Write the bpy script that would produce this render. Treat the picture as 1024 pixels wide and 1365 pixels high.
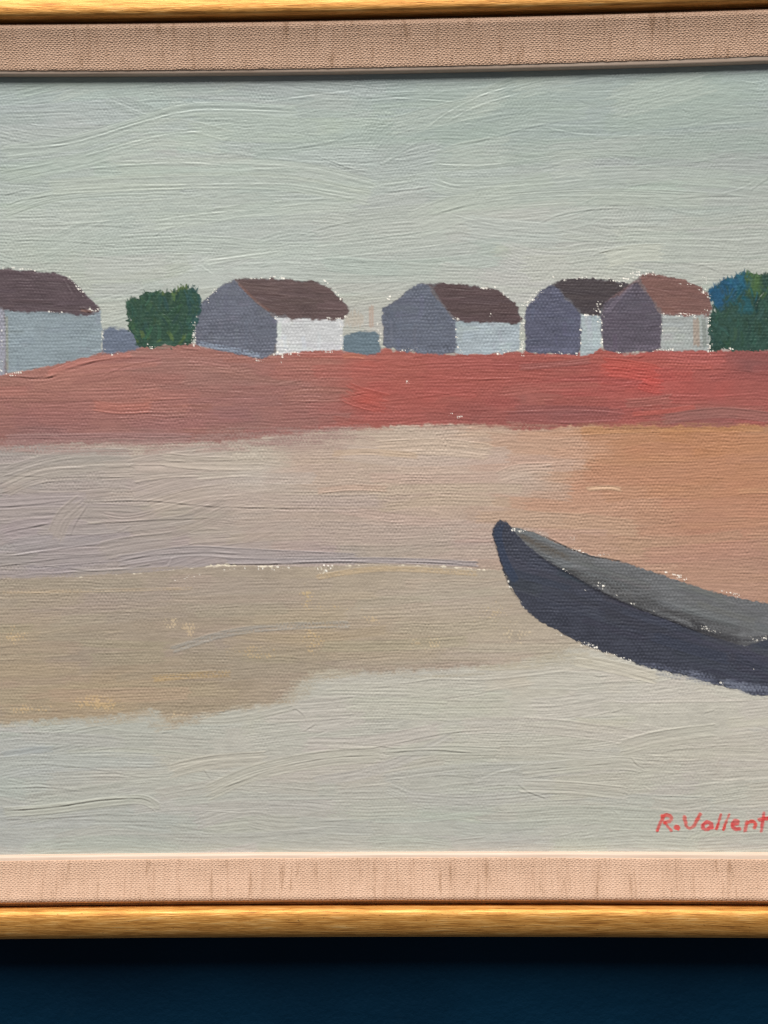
import bpy, math
import numpy as np

# ------------------------------------------------------------------ camera, light, exposure
PX = 0.0002                      # metres on the canvas plane per photograph pixel
CX, CY, PH = 512.0, 682.5, 1365.0
DIST = 1650.0                    # camera distance in the same unit (0.33 m)
YAW, ROLL = math.radians(1.23), math.radians(0.60)
CANVAS_Y = -0.0062               # canvas surface in front of the wall plane (y = 0)

scene = bpy.context.scene
for ob in list(bpy.data.objects):
    bpy.data.objects.remove(ob)
COL = scene.collection

Z0 = 1.5                         # height of the picture centre above the floor
center = np.array([0.0, CANVAS_Y, Z0])
fwd = np.array([-math.sin(YAW), math.cos(YAW), 0.0])
cam_loc = center - fwd * DIST * PX
right0 = np.array([math.cos(YAW), math.sin(YAW), 0.0])
up0 = np.array([0.0, 0.0, 1.0])
right = right0 * math.cos(ROLL) - up0 * math.sin(ROLL)
up = up0 * math.cos(ROLL) + right0 * math.sin(ROLL)

import mathutils
cd = bpy.data.cameras.new('camera')
cam = bpy.data.objects.new('camera', cd)
COL.objects.link(cam)
M = mathutils.Matrix(((right[0], up[0], -fwd[0], cam_loc[0]),
                      (right[1], up[1], -fwd[1], cam_loc[1]),
                      (right[2], up[2], -fwd[2], cam_loc[2]),
                      (0, 0, 0, 1)))
cam.matrix_world = M
cd.sensor_fit = 'VERTICAL'
cd.angle = 2 * math.atan(PH / 2 / DIST)
cd.clip_start = 0.01
cd.clip_end = 50
scene.camera = cam
scene.cycles.filter_width = 1.1

world = bpy.data.worlds.new('World')
scene.world = world
world.use_nodes = True
bg = world.node_tree.nodes['Background']
bg.inputs[0].default_value = (0.94, 0.96, 1.0, 1)
bg.inputs[1].default_value = 0.12

ld = bpy.data.lights.new('ceiling_lamp', 'AREA')
ld.shape = 'RECTANGLE'
ld.size, ld.size_y = 2.2, 1.9
ld.energy = 300
ld.color = (1.0, 0.965, 0.92)
lamp = bpy.data.objects.new('ceiling_lamp', ld)
COL.objects.link(lamp)
TH, AZ, LD = math.radians(57), math.radians(-7), 4.0
ldir = mathutils.Vector((math.sin(AZ) * math.cos(TH) * 1.0, -math.cos(TH), math.sin(TH))).normalized()
lamp.location = mathutils.Vector(center) + ldir * LD
lamp.rotation_euler = ldir.to_track_quat('Z', 'Y').to_euler()

scene.view_settings.view_transform = 'Standard'
scene.view_settings.look = 'None'
scene.view_settings.exposure = 0.0
scene.view_settings.gamma = 1.0
scene.view_settings.use_curve_mapping = False

# ------------------------------------------------------------------ photograph pixel -> point on a plane of the picture
def unproject(px, py, depth=0.0):
    """photo pixel -> (x, z) in metres on the plane `depth` px in front of the canvas"""
    d = fwd * DIST + right * (px - CX) - up * (py - CY)
    yp = CANVAS_Y - depth * PX
    t = (yp - cam_loc[1]) / d[1]
    p = cam_loc + d * t
    return p[0], p[2]

def c(px, py, depth=0.0):
    """photo pixel -> canvas pixel (u right, v down)"""
    x, z = unproject(px, py, depth)
    return x / PX + CX, (Z0 - z) / PX + CY

def U2X(u): return (u - CX) * PX
def V2Z(v): return Z0 - (v - CY) * PX

def lin(rgb):
    a = np.asarray(rgb, dtype=np.float64) / 255.0
    return np.where(a <= 0.04045, a / 12.92, ((a + 0.055) / 1.055) ** 2.4)

# ------------------------------------------------------------------ materials
def new_mat(name):
    m = bpy.data.materials.new(name)
    m.use_nodes = True
    nt = m.node_tree
    return m, nt, nt.nodes['Principled BSDF']

def N(nt, t, **kw):
    n = nt.nodes.new(t)
    for k, v in kw.items():
        setattr(n, k, v)
    return n

def math_node(nt, op, a, b=None):
    n = N(nt, 'ShaderNodeMath', operation=op)
    for i, v in enumerate((a, b)):
        if v is None: continue
        if isinstance(v, (int, float)): n.inputs[i].default_value = v
        else: nt.links.new(v, n.inputs[i])
    return n.outputs[0]

def noise(nt, vec, scale, detail=2.0, rough=0.5):
    n = N(nt, 'ShaderNodeTexNoise')
    n.inputs['Scale'].default_value = scale
    n.inputs['Detail'].default_value = detail
    n.inputs['Roughness'].default_value = rough
    if vec is not None: nt.links.new(vec, n.inputs['Vector'])
    return n.outputs['Fac']

def stretch(nt, vec, s):
    n = N(nt, 'ShaderNodeMapping')
    n.inputs['Scale'].default_value = s
    nt.links.new(vec, n.inputs['Vector'])
    return n.outputs[0]

def ramp(nt, fac, stops):
    n = N(nt, 'ShaderNodeValToRGB')
    el = n.color_ramp.elements
    while len(el) < len(stops): el.new(0.5)
    for e, (p, col) in zip(el, stops):
        e.position = p
        e.color = (*col, 1)
    nt.links.new(fac, n.inputs[0])
    return n.outputs[0]

def mix(nt, fac, a, b, mode='MIX'):
    n = N(nt, 'ShaderNodeMix', data_type='RGBA', blend_type=mode)
    if isinstance(fac, (int, float)): n.inputs[0].default_value = fac
    else: nt.links.new(fac, n.inputs[0])
    for i, v in ((6, a), (7, b)):
        if isinstance(v, tuple): n.inputs[i].default_value = (*v, 1)
        else: nt.links.new(v, n.inputs[i])
    return n.outputs[2]

def bump(nt, h, strength, dist, normal=None):
    n = N(nt, 'ShaderNodeBump')
    n.inputs['Strength'].default_value = strength
    n.inputs['Distance'].default_value = dist
    nt.links.new(h, n.inputs['Height'])
    if normal is not None: nt.links.new(normal, n.inputs['Normal'])
    return n.outputs[0]

def mat_paint():
    m, nt, p = new_mat('oil_paint')
    a = N(nt, 'ShaderNodeAttribute', attribute_name='paint')
    tc = N(nt, 'ShaderNodeTexCoord').outputs['Object']
    n1 = noise(nt, tc, 2600, 3, 0.6)
    n2 = noise(nt, stretch(nt, tc, (0.25, 1, 1)), 1300, 3, 0.6)
    tint = ramp(nt, n2, [(0.3, (0.93, 0.93, 0.93)), (0.7, (1.06, 1.06, 1.06))])
    nt.links.new(mix(nt, 1.0, a.outputs['Color'], tint, 'MULTIPLY'), p.inputs['Base Color'])
    g = N(nt, 'ShaderNodeAttribute', attribute_name='gloss')
    nt.links.new(g.outputs['Fac'], p.inputs['Roughness'])
    p.inputs['Specular IOR Level'].default_value = 0.28
    nt.links.new(bump(nt, n1, 0.8, 0.00004), p.inputs['Normal'])
    return m

def mat_gold():
    m, nt, p = new_mat('gilded_wood')
    uv = N(nt, 'ShaderNodeUVMap', uv_map='UVMap').outputs[0]
    g1 = noise(nt, stretch(nt, uv, (0.07, 1, 1)), 2300, 5, 0.72)
    g2 = noise(nt, stretch(nt, uv, (0.10, 1, 1)), 800, 3, 0.6)
    g3 = noise(nt, stretch(nt, uv, (0.3, 1, 1)), 60, 2, 0.5)
    mixg = math_node(nt, 'ADD', math_node(nt, 'MULTIPLY', g1, 0.55), math_node(nt, 'MULTIPLY', g2, 0.45))
    col = ramp(nt, mixg, [(0.34, (0.26, 0.095, 0.018)), (0.45, (0.60, 0.27, 0.055)), (0.54, (0.80, 0.41, 0.105)), (0.66, (0.93, 0.60, 0.24))])
    col = mix(nt, math_node(nt, 'MULTIPLY', g3, 0.35), col, (0.50, 0.22, 0.05))
    pits = ramp(nt, noise(nt, stretch(nt, uv, (0.5, 1, 1)), 1500, 3, 0.6), [(0.64, (0, 0, 0)), (0.72, (1, 1, 1))])
    col = mix(nt, math_node(nt, 'MULTIPLY', pits, 0.65), col, (0.20, 0.075, 0.015))
    rub = ramp(nt, noise(nt, stretch(nt, uv, (0.25, 1, 1)), 240, 4, 0.65), [(0.55, (0, 0, 0)), (0.75, (1, 1, 1))])
    col = mix(nt, math_node(nt, 'MULTIPLY', rub, 0.35), col, (0.45, 0.19, 0.04))
    nt.links.new(col, p.inputs['Base Color'])
    p.inputs['Metallic'].default_value = 0.42
    r = math_node(nt, 'ADD', math_node(nt, 'MULTIPLY', g1, 0.35), 0.40)
    nt.links.new(r, p.inputs['Roughness'])
    nt.links.new(bump(nt, mixg, 0.9, 0.00022), p.inputs['Normal'])
    return m

def mat_linen():
    m, nt, p = new_mat('linen')
    uv = N(nt, 'ShaderNodeUVMap', uv_map='UVMap').outputs[0]
    wob = N(nt, 'ShaderNodeTexNoise'); wob.inputs['Scale'].default_value = 620; wob.inputs['Detail'].default_value = 1
    nt.links.new(uv, wob.inputs['Vector'])
    wv = N(nt, 'ShaderNodeVectorMath', operation='MULTIPLY_ADD')
    nt.links.new(wob.outputs['Color'], wv.inputs[0])
    wv.inputs[1].default_value = (0.0011, 0.0010, 0)
    nt.links.new(uv, wv.inputs[2])
    sp = N(nt, 'ShaderNodeSeparateXYZ'); nt.links.new(wv.outputs[0], sp.inputs[0])
    pu, pv = 2.7 * PX, 2.45 * PX
    su = math_node(nt, 'SINE', math_node(nt, 'MULTIPLY', sp.outputs[0], math.pi / pu))
    sv = math_node(nt, 'SINE', math_node(nt, 'MULTIPLY', sp.outputs[1], math.pi / pv))
    prod = math_node(nt, 'MULTIPLY', su, sv)
    ribs = math_node(nt, 'ADD', math_node(nt, 'ABSOLUTE', su), math_node(nt, 'ABSOLUTE', sv))
    # warp threads of uneven thickness: a noise that only changes along the rail
    slub = noise(nt, stretch(nt, uv, (1, 0.05, 1)), 1350, 3, 0.7)
    slub2 = noise(nt, stretch(nt, uv, (1, 0.16, 1)), 480, 3, 0.65)
    weft = noise(nt, stretch(nt, uv, (0.05, 1, 1)), 1250, 2, 0.6)
    prod = math_node(nt, 'MULTIPLY', prod, math_node(nt, 'ADD', math_node(nt, 'MULTIPLY', noise(nt, uv, 900, 3, 0.7), 2.2), -0.25))
    h = math_node(nt, 'ADD', math_node(nt, 'MULTIPLY', prod, 0.5), math_node(nt, 'MULTIPLY', ribs, 0.38))
    h = math_node(nt, 'ADD', h, math_node(nt, 'MULTIPLY', slub, 1.5))
    h = math_node(nt, 'ADD', h, math_node(nt, 'MULTIPLY', weft, 0.9))
    base = ramp(nt, slub, [(0.25, (0.45, 0.285, 0.195)), (0.42, (0.585, 0.39, 0.278)), (0.75, (0.64, 0.44, 0.32))])
    dark = ramp(nt, slub2, [(0.57, (0, 0, 0)), (0.70, (1, 1, 1))])
    base = mix(nt, math_node(nt, 'MULTIPLY', dark, 0.55), base, (0.31, 0.18, 0.105))
    crev = ramp(nt, math_node(nt, 'ADD', math_node(nt, 'MULTIPLY', prod, 0.5), ribs), [(0.1, (0.80, 0.74, 0.69)), (0.8, (1, 1, 1))])
    base = mix(nt, 1.0, base, crev, 'MULTIPLY')
    tone = noise(nt, uv, 110, 4, 0.65)
    base = mix(nt, 1.0, base, ramp(nt, tone, [(0.3, (0.90, 0.885, 0.87)), (0.7, (1.05, 1.05, 1.06))]), 'MULTIPLY')
    nt.links.new(base, p.inputs['Base Color'])
    p.inputs['Roughness'].default_value = 0.85
    p.inputs['Specular IOR Level'].default_value = 0.15
    nt.links.new(bump(nt, h, 1.0, 0.00010), p.inputs['Normal'])
    return m

def mat_lip():
    m, nt, p = new_mat('cream_painted_wood')
    uv = N(nt, 'ShaderNodeUVMap', uv_map='UVMap').outputs[0]
    n1 = noise(nt, stretch(nt, uv, (0.06, 1, 1)), 900, 3, 0.6)
    n2 = noise(nt, uv, 160, 3, 0.6)
    col = ramp(nt, n1, [(0.3, (0.53, 0.40, 0.31)), (0.7, (0.64, 0.51, 0.415))])
    col = mix(nt, math_node(nt, 'MULTIPLY', n2, 0.35), col, (0.60, 0.43, 0.32))
    nt.links.new(col, p.inputs['Base Color'])
    p.inputs['Roughness'].default_value = 0.55
    nt.links.new(bump(nt, n1, 0.5, 0.00008), p.inputs['Normal'])
    return m

def mat_wall():
    m, nt, p = new_mat('navy_wall_paint')
    tc = N(nt, 'ShaderNodeTexCoord').outputs['Object']
    n1 = noise(nt, tc, 750, 4, 0.65)
    n2 = noise(nt, tc, 120, 3, 0.6)
    n3 = noise(nt, tc, 18, 2, 0.5)
    col = ramp(nt, n3, [(0.3, (0.0003, 0.0112, 0.0275)), (0.7, (0.0006, 0.0170, 0.0400))])
    scuff = ramp(nt, n2, [(0.66, (0, 0, 0)), (0.78, (1, 1, 1))])
    col = mix(nt, math_node(nt, 'MULTIPLY', scuff, 0.25), col, (0.010, 0.030, 0.050))
    nt.links.new(col, p.inputs['Base Color'])
    p.inputs['Roughness'].default_value = 0.6
    p.inputs['Specular IOR Level'].default_value = 0.08
    h = math_node(nt, 'ADD', math_node(nt, 'MULTIPLY', n1, 0.4), n2)
    nt.links.new(bump(nt, h, 0.9, 0.0006), p.inputs['Normal'])
    return m

def mat_board():
    m, nt, p = new_mat('stretcher_wood')
    tc = N(nt, 'ShaderNodeTexCoord').outputs['Object']
    n1 = noise(nt, stretch(nt, tc, (0.1, 1, 1)), 300, 3, 0.6)
    nt.links.new(ramp(nt, n1, [(0.3, (0.42, 0.30, 0.19)), (0.7, (0.55, 0.42, 0.28))]), p.inputs['Base Color'])
    p.inputs['Roughness'].default_value = 0.8
    return m

def mat_dull():
    m, nt, p = new_mat('dull_bronze_wood')
    uv = N(nt, 'ShaderNodeUVMap', uv_map='UVMap').outputs[0]
    n1 = noise(nt, stretch(nt, uv, (0.07, 1, 1)), 1500, 4, 0.65)
    nt.links.new(ramp(nt, n1, [(0.35, (0.20, 0.115, 0.06)), (0.65, (0.36, 0.22, 0.12))]), p.inputs['Base Color'])
    p.inputs['Roughness'].default_value = 0.6
    return m
M_DULL = mat_dull()
M_PAINT, M_GOLD, M_LINEN, M_LIP, M_WALL, M_BOARD = mat_paint(), mat_gold(), mat_linen(), mat_lip(), mat_wall(), mat_board()

# ------------------------------------------------------------------ mesh helper
def mesh_object(name, verts, quads, mat, parent=None, smooth=True, uv=None, attrs=None):
    verts = np.asarray(verts, dtype=np.float32); quads = np.asarray(quads, dtype=np.int32)
    me = bpy.data.meshes.new(name)
    me.vertices.add(len(verts)); me.vertices.foreach_set('co', verts.ravel())
    me.loops.add(quads.size); me.loops.foreach_set('vertex_index', quads.ravel())
    me.polygons.add(len(quads))
    me.polygons.foreach_set('loop_start', np.arange(0, quads.size, 4, dtype=np.int32))
    me.polygons.foreach_set('use_smooth', np.full(len(quads), smooth, dtype=bool))
    me.update(calc_edges=True)
    if uv is not None:
        l = me.uv_layers.new(name='UVMap')
        l.data.foreach_set('uv', np.asarray(uv, dtype=np.float32).ravel())
    if attrs:
        for k, (typ, arr) in attrs.items():
            at = me.attributes.new(k, typ, 'POINT')
            at.data.foreach_set('color' if typ == 'FLOAT_COLOR' else 'value', arr.astype(np.float32).ravel())
    me.materials.append(mat)
    ob = bpy.data.objects.new(name, me)
    COL.objects.link(ob)
    if parent is not None: ob.parent = parent
    return ob

# ------------------------------------------------------------------ the wall
def build_wall():
    x0, x1, z0, z1, t = -0.9, 0.9, Z0 - 0.8, Z0 + 0.8, 0.05
    v = [(x, y, z) for y in (0.0, t) for z in (z0, z1) for x in (x0, x1)]
    q = [(0, 1, 3, 2), (5, 4, 6, 7), (4, 0, 2, 6), (1, 5, 7, 3), (2, 3, 7, 6), (4, 5, 1, 0)]
    ob = mesh_object('wall', v, q, M_WALL, smooth=False)
    ob['kind'] = 'structure'
    ob['label'] = 'dark navy blue painted wall behind the framed painting'
build_wall()

picture = bpy.data.objects.new('framed_painting', None)
COL.objects.link(picture)
picture.location = (0, 0, 0)
picture['label'] = 'oil painting of cottages, red field and boat in gilded frame with linen liner'
picture['category'] = 'painting'

# ------------------------------------------------------------------ frame: lip, linen liner, gilded moulding, each rail its own mesh
UL, UR = -322.0, 1352.0          # sight edges left and right (outside the photograph), canvas px

def three(points, depth):
    """quadratic through three measured photo points of one edge: v(u) on its own plane; flat slope beyond"""
    q = [c(px, py, depth) for px, py in points]
    co = np.polyfit([a for a, b in q], [b for a, b in q], 2)
    ua, ub = -20.0, 1044.0
    def f(u):
        u = np.asarray(u, dtype=np.float64)
        return np.polyval(co, np.clip(u, ua, ub))
    return f

# edges of the photograph: (photo x, photo y) at depth px in front of the canvas
T_lip = three([(0, 100), (510, 96), (1024, 82.5)], 8)
T_lin = three([(0, 93), (510, 88.5), (1024, 73.5)], 13)
T_gold = three([(0, 30.7), (510, 24), (1024, 10)], 24)
T_face = three([(0, 26.0), (510, 18.6), (1024, 4.6)], 24)
B_lip = three([(0, 1139.3), (510, 1135.2), (1024, 1136)], 0)
B_lin = three([(0, 1149), (510, 1144.6), (1024, 1146.5)], 13)
B_gold = three([(0, 1207), (510, 1203.6), (1024, 1205)], 26)
B_face = three([(0, 1213.6), (510, 1210.2), (1024, 1211.6)], 26)
B_out = three([(0, 1254), (510, 1250.6), (1024, 1253.5)], 34)

rng0 = np.random.default_rng(5)
def jag(n, amp, k=1):
    a = rng0.normal(0, 1, n)
    for _ in range(k): a = (np.roll(a, 1) + a + np.roll(a, -1)) / 3
    return a * amp

def rail_h(name, top, loops, mat, parent, extent_r, jagged=None):
    """horizontal rail. loops: list of (v(u) function, r outward px from sight edge for the mitre, depth px)"""
    us = np.concatenate([np.linspace(UL, -30, 30)[:-1], np.arange(-30, 1060, 6.0), np.linspace(1060, UR, 30)])
    n = len(us); m = len(loops)
    V = np.zeros((m, n, 3)); UVs = np.zeros((m, n, 2)); acc = 0
    for j, (vf, r, d) in enumerate(loops):
        ue = UL - r + (us - UL) / (UR - UL) * (UR - UL + 2 * r)       # stretched so that the ends are mitred
        v = vf(ue) + (jagged[j] if jagged and j in jagged else 0.0)
        V[j, :, 0] = U2X(ue); V[j, :, 1] = CANVAS_Y - d * PX; V[j, :, 2] = V2Z(v)
        if j: acc += np.linalg.norm(V[j, n // 2] - V[j - 1, n // 2])
        UVs[j, :, 0] = ue * PX; UVs[j, :, 1] = acc + (0.37 if top else 0.0)
    return rail_mesh(name, V, UVs, mat, parent, flip=top)

def rail_mesh(name, V, UVs, mat, parent, flip):
    m, n = V.shape[:2]
    idx = np.arange(m * n).reshape(m, n)
    a, b, cc, d = idx[:-1, :-1], idx[:-1, 1:], idx[1:, 1:], idx[1:, :-1]
    q = np.stack([a, d, cc, b] if not flip else [a, b, cc, d], -1).reshape(-1, 4)
    uv = UVs.reshape(-1, 2)[q.ravel()]
    ob = mesh_object(name, V.reshape(-1, 3), q, mat, parent, uv=uv)
    ob.data.set_sharp_from_angle(angle=math.radians(42))
    return ob

def rail_v(name, left, prof, mat, parent):
    """side rail (outside the photograph), prof: list of (r, depth, v_top, v_bottom)"""
    m = len(prof); n = 40
    V = np.zeros((m, n, 3)); UVs = np.zeros((m, n, 2)); acc = 0
    for j, (r, d, vt, vb) in enumerate(prof):
        vs = np.linspace(vt, vb, n)
        u = UL - r if left else UR + r
        V[j, :, 0] = U2X(u); V[j, :, 1] = CANVAS_Y - d * PX; V[j, :, 2] = V2Z(vs)
        if j: acc += np.linalg.norm(V[j, n // 2] - V[j - 1, n // 2])
        UVs[j, :, 0] = vs * PX + (0.5 if left else 0.9); UVs[j, :, 1] = acc
    return rail_mesh(name, V, UVs, mat, parent, flip=not left)

BACK = CANVAS_Y / PX              # depth value of the wall plane (negative), -31 px
def off(f, k): return lambda u: f(u) + k
def lerp(f, g, t): return lambda u: f(u) * (1 - t) + g(u) * t

def build_side(side):
    s = -1.0 if side == 'top' else 1.0
    top = side == 'top'
    if top:
        lip, lin_, gold, face = T_lip, T_lin, T_gold, T_face
        face_w = 44.0
    else:
        lip, lin_, gold, face = B_lip, B_lin, B_gold, B_face
    # --- linen liner and its painted lip
    nL = 17
    loops = [(off(lin_, -0.4 * s), 7, 5), (off(lin_, -0.4 * s), 7, 10.0), (off(lin_, 0.0), 7, 10.9), (off(lin_, 1.2 * s), 8.2, 11.4)]
    n_us = 29 + len(np.arange(-30, 1060, 6.0)) + 30
    ex = {1: jag(n_us, 0.16, 0), 2: None}
    ex[2] = ex[1]; ex[3] = ex[1] * 0.6
    for k in range(1, nL + 1):
        t = k / nL
        sag = 1.2 * math.sin(math.pi * t)
        loops.append((lerp(off(lin_, 1.2 * s), off(gold, -6.5 * s), t), 8.2 + 50 * t, 11.4 + 12.4 * t - sag))
    for k, d in ((-3.4, 23.2), (-1.4, 21.8), (-0.3, 20.0), (0.3, 17.6), (0.5, 10.0)):
        loops.append((off(gold, k * s), 65 + k, d))
    loops.append((off(gold, 0.8 * s), 65.8, BACK + 6)); loops.append((off(lin_, 3 * s), 10, BACK + 6)); loops.append((off(lin_, -0.4 * s), 7, 5))
    liner = rail_h('linen_liner', top, loops, M_LINEN, picture, 68, jagged=ex)
    l2 = []
    for d, r in ((-4, 0.0), (6.0, 0.0), (7.9, 0.3), (8.8, 1.1), (9.4, 3.0), (9.9, 5.2), (10.5, 7.8), (6.0, 8.6), (-4, 8.6), (-4, 0)):
        l2.append((off(lerp(lip, lin_, 0.0), r * s), r, d))
    rail_h('inner_lip', top, l2, M_LIP, liner, 8)
    # --- gilded moulding
    prof = [(-6.6, 6), (-6.6, 10.5), (-5.6, 12), (-3.6, 12.4), (-1.6, 12), (-0.6, 11), (0, 12), (0.2, 25.5), (0.8, 28.4), (2.0, 30.6), (4.0, 32.0), (7.0, 32.8), (11, 33.0), (16, 32.4), (22, 31.0),
            (28, 29.0), (33.5, 26.4), (38, 22.8), (41.2, 17), (42.0, 10), (41, BACK + 0.2), (4, BACK + 0.2), (4, 6), (0.3, 6)]
    g = []
    for r, d in prof:
        g.append((off(face, r * s), 72 + r, d))
    gr = rail_h('gilded_rail', top, g[6:] + g[6:7], M_GOLD, picture, 110)
    rail_h('rebate_strip', top, g[:6] + [(off(face, -0.5 * s), 71.5, 6), g[0]], M_DULL, gr, 80)

build_side('top'); build_side('bottom')

def f0(f, u): return float(f(u))
for left in (True, False):
    u = UL if left else UR
    tl, bl = f0(T_lip, u), f0(B_lip, u)
    tn, bn = f0(T_lin, u), f0(B_lin, u)
    tg, bgd = f0(T_gold, u), f0(B_gold, u)
    tf, bf = f0(T_face, u), f0(B_face, u)
    prof = [(7, 5, tn, bn), (7, 13.4, tn, bn)] + [(8.2 + 60 * t, 14.2 + 14 * t, tn + (tg - 2 - tn) * t, bn + (bgd + 2 - bn) * t) for t in np.linspace(0, 1, 10)] + \
           [(68, BACK + 6, tg - 2, bgd + 2), (10, BACK + 6, tn, bn), (7, 5, tn, bn)]
    liner = rail_v('linen_liner', left, prof, M_LINEN, picture)
    rail_v('inner_lip', left, [(r, d, tl - r, bl + r) for d, r in ((-4, 0.0), (6.0, 0.0), (7.9, 0.3), (8.8, 1.1), (9.4, 3.0), (9.9, 5.2), (10.5, 7.8), (6.0, 8.6), (-4, 8.6), (-4, 0))], M_LIP, liner)
    prof = [(-6.6, 6), (-6.6, 10.5), (-5.6, 12), (-3.6, 12.4), (-1.6, 12), (-0.6, 11), (0, 12), (0.2, 25.5), (0.8, 28.4), (2.0, 30.6), (4.0, 32.0), (7.0, 32.8), (11, 33.0), (16, 32.4), (22, 31.0),
            (28, 29.0), (33.5, 26.4), (38, 22.8), (41.2, 17), (42.0, 10), (41, BACK + 0.2), (4, BACK + 0.2), (4, 6), (0.3, 6)]
    gp = [(72 + r, d, tf - r, bf + r) for r, d in prof]
    gr = rail_v('gilded_rail', left, gp[6:] + gp[6:7], M_GOLD, picture)
    rail_v('rebate_strip', left, gp[:6] + [(71.5, 6, tf + 0.5, bf - 0.5), gp[0]], M_DULL, gr)

# ------------------------------------------------------------------ the canvas: a painted relief, built stroke by stroke on a grid
rng = np.random.default_rng(20)
us = np.concatenate([np.arange(UL - 4, -14, 4.0), np.arange(-14, 1042, 1.12), np.arange(1042, UR + 5, 4.0)])
vs = np.arange(74.0, 1147.0, 1.0)
NU, NV = len(us), len(vs)
Ug, Vg = np.meshgrid(us, vs)
Ug = Ug.astype(np.float32); Vg = Vg.astype(np.float32)
Hh = np.zeros((NV, NU), np.float32)                  # relief in px
Cc = np.zeros((NV, NU, 3), np.float32); Cc[:] = lin((226, 216, 196))
Wv = np.full((NV, NU), 0.5, np.float32)              # how far the weave shows through
Gl = np.full((NV, NU), 0.5, np.float32)              # roughness
Lb = np.zeros((NV, NU), np.int16)

def sm(t): return t * t * (3 - 2 * t)
class Noise2:
    """value noise on any set of coordinates"""
    def __init__(self, sx, sy, seed):
        r = np.random.default_rng(seed)
        self.sx, self.sy = sx, sy
        self.g = r.uniform(-1, 1, (int(1300 / sy) + 8, int(1800 / sx) + 8)).astype(np.float32)
    def __call__(self, u, v):
        x = (u + 400) / self.sx; y = (v + 50) / self.sy
        xi = np.floor(x).astype(int); yi = np.floor(y).astype(int)
        fx = sm(x - xi); fy = sm(y - yi)
        ny, nx = self.g.shape
        xi = np.clip(xi, 0, nx - 2); yi = np.clip(yi, 0, ny - 2)
        g = self.g
        return (g[yi, xi] * (1 - fx) + g[yi, xi + 1] * fx) * (1 - fy) + (g[yi + 1, xi] * (1 - fx) + g[yi + 1, xi + 1] * fx) * fy

n2 = Noise2(2.2, 2.2, 1); n4 = Noise2(4.5, 4.0, 2); n9 = Noise2(9, 9, 3); n30 = Noise2(30, 22, 4); n90 = Noise2(90, 60, 5)
nh = Noise2(26, 2.2, 6); nh2 = Noise2(60, 4.5, 7); nspk = Noise2(2.0, 2.3, 8); nspk2 = Noise2(7, 7, 9)

# canvas weave
def weave_field():
    u = Ug + 1.3 * n30(Ug, Vg) + 0.6 * n9(Ug, Vg)
    v = Vg + 1.5 * n30(Ug + 7, Vg + 31) + 0.7 * n9(Ug + 50, Vg)
    su = np.sin(np.pi * u / 2.35); sv = np.sin(np.pi * v / 4.5)
    rowk = 1 + 0.5 * nh2(Ug * 0.6, Vg) + 0.35 * n9(Ug, Vg + 90) + 0.35 * n4(Ug * 0.5, Vg + 60)
    w = np.abs(sv) * 0.56 * rowk + 0.46 * su * np.sign(sv) * np.abs(sv) ** 0.7 * (1 + 0.5 * n9(Ug + 33, Vg)) + 0.36 * n2(Ug * 0.8, Vg + 20)
    return (w - 0.4).astype(np.float32)
WEAVE = weave_field()

def window(x0, x1, y0, y1):
    i0, i1 = np.searchsorted(us, (x0, x1)); j0, j1 = np.searchsorted(vs, (y0, y1))
    return slice(max(j0, 0), min(j1, NV)), slice(max(i0, 0), min(i1, NU))

def catmull(pts, per=6):
    p = np.array(pts, float)
    if len(p) == 2: return np.linspace(p[0], p[1], per + 1)
    e = np.vstack([2 * p[0] - p[1], p, 2 * p[-1] - p[-2]])
    out = []
    for i in range(1, len(e) - 2):
        for t in np.arange(per) / per:
            a, b, cc, d = e[i - 1], e[i], e[i + 1], e[i + 2]
            out.append(0.5 * (2 * b + (cc - a) * t + (2 * a - 5 * b + 4 * cc - d) * t * t + (3 * b - a - 3 * cc + d) * t ** 3))
    out.append(p[-1])
    return np.array(out)

def along(path, win):
    """signed distance to a polyline and arc length along it"""
    u, v = Ug[win], Vg[win]
    best = np.full(u.shape, 1e9, np.float32); sd = np.zeros_like(best); arc = np.zeros_like(best)
    acc = 0.0
    nseg = len(path) - 1
    for i, (a, b) in enumerate(zip(path[:-1], path[1:])):
        d = b - a; L = float(np.hypot(*d))
        if L < 1e-6: continue
        tx, ty = d / L
        pu, pv = u - a[0], v - a[1]
        t = pu * tx + pv * ty
        lo = -1e9 if i == 0 else 0.0
        hi = 1e9 if i == nseg - 1 else L
        tc = np.clip(t, lo, hi)
        cr = pv * tx - pu * ty
        dd = np.hypot(t - tc, cr)
        k = dd < best
        best = np.where(k, dd, best); sd = np.where(k, np.where(cr >= 0, dd, -dd), sd); arc = np.where(k, acc + tc, arc)
        acc += L
    return sd, arc, acc

def poly_sdf(poly, win):
    """positive inside"""
    u, v = Ug[win], Vg[win]
    p = np.asarray(poly, float); q = np.roll(p, -1, axis=0)
    best = np.full(u.shape, 1e9, np.float32); ins = np.zeros(u.shape, bool)
    for a, b in zip(p, q):
        d = b - a; L2 = float(d @ d) + 1e-9
        t = np.clip(((u - a[0]) * d[0] + (v - a[1]) * d[1]) / L2, 0, 1)
        best = np.minimum(best, np.hypot(u - a[0] - t * d[0], v - a[1] - t * d[1]))
        cond = (a[1] > v) != (b[1] > v)
        if abs(d[1]) > 1e-9:
            ins ^= cond & (u < (v - a[1]) / d[1] * d[0] + a[0])
    return np.where(ins, best, -best)

def cpts(pts): return np.array([c(x, y) for x, y in pts])

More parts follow.
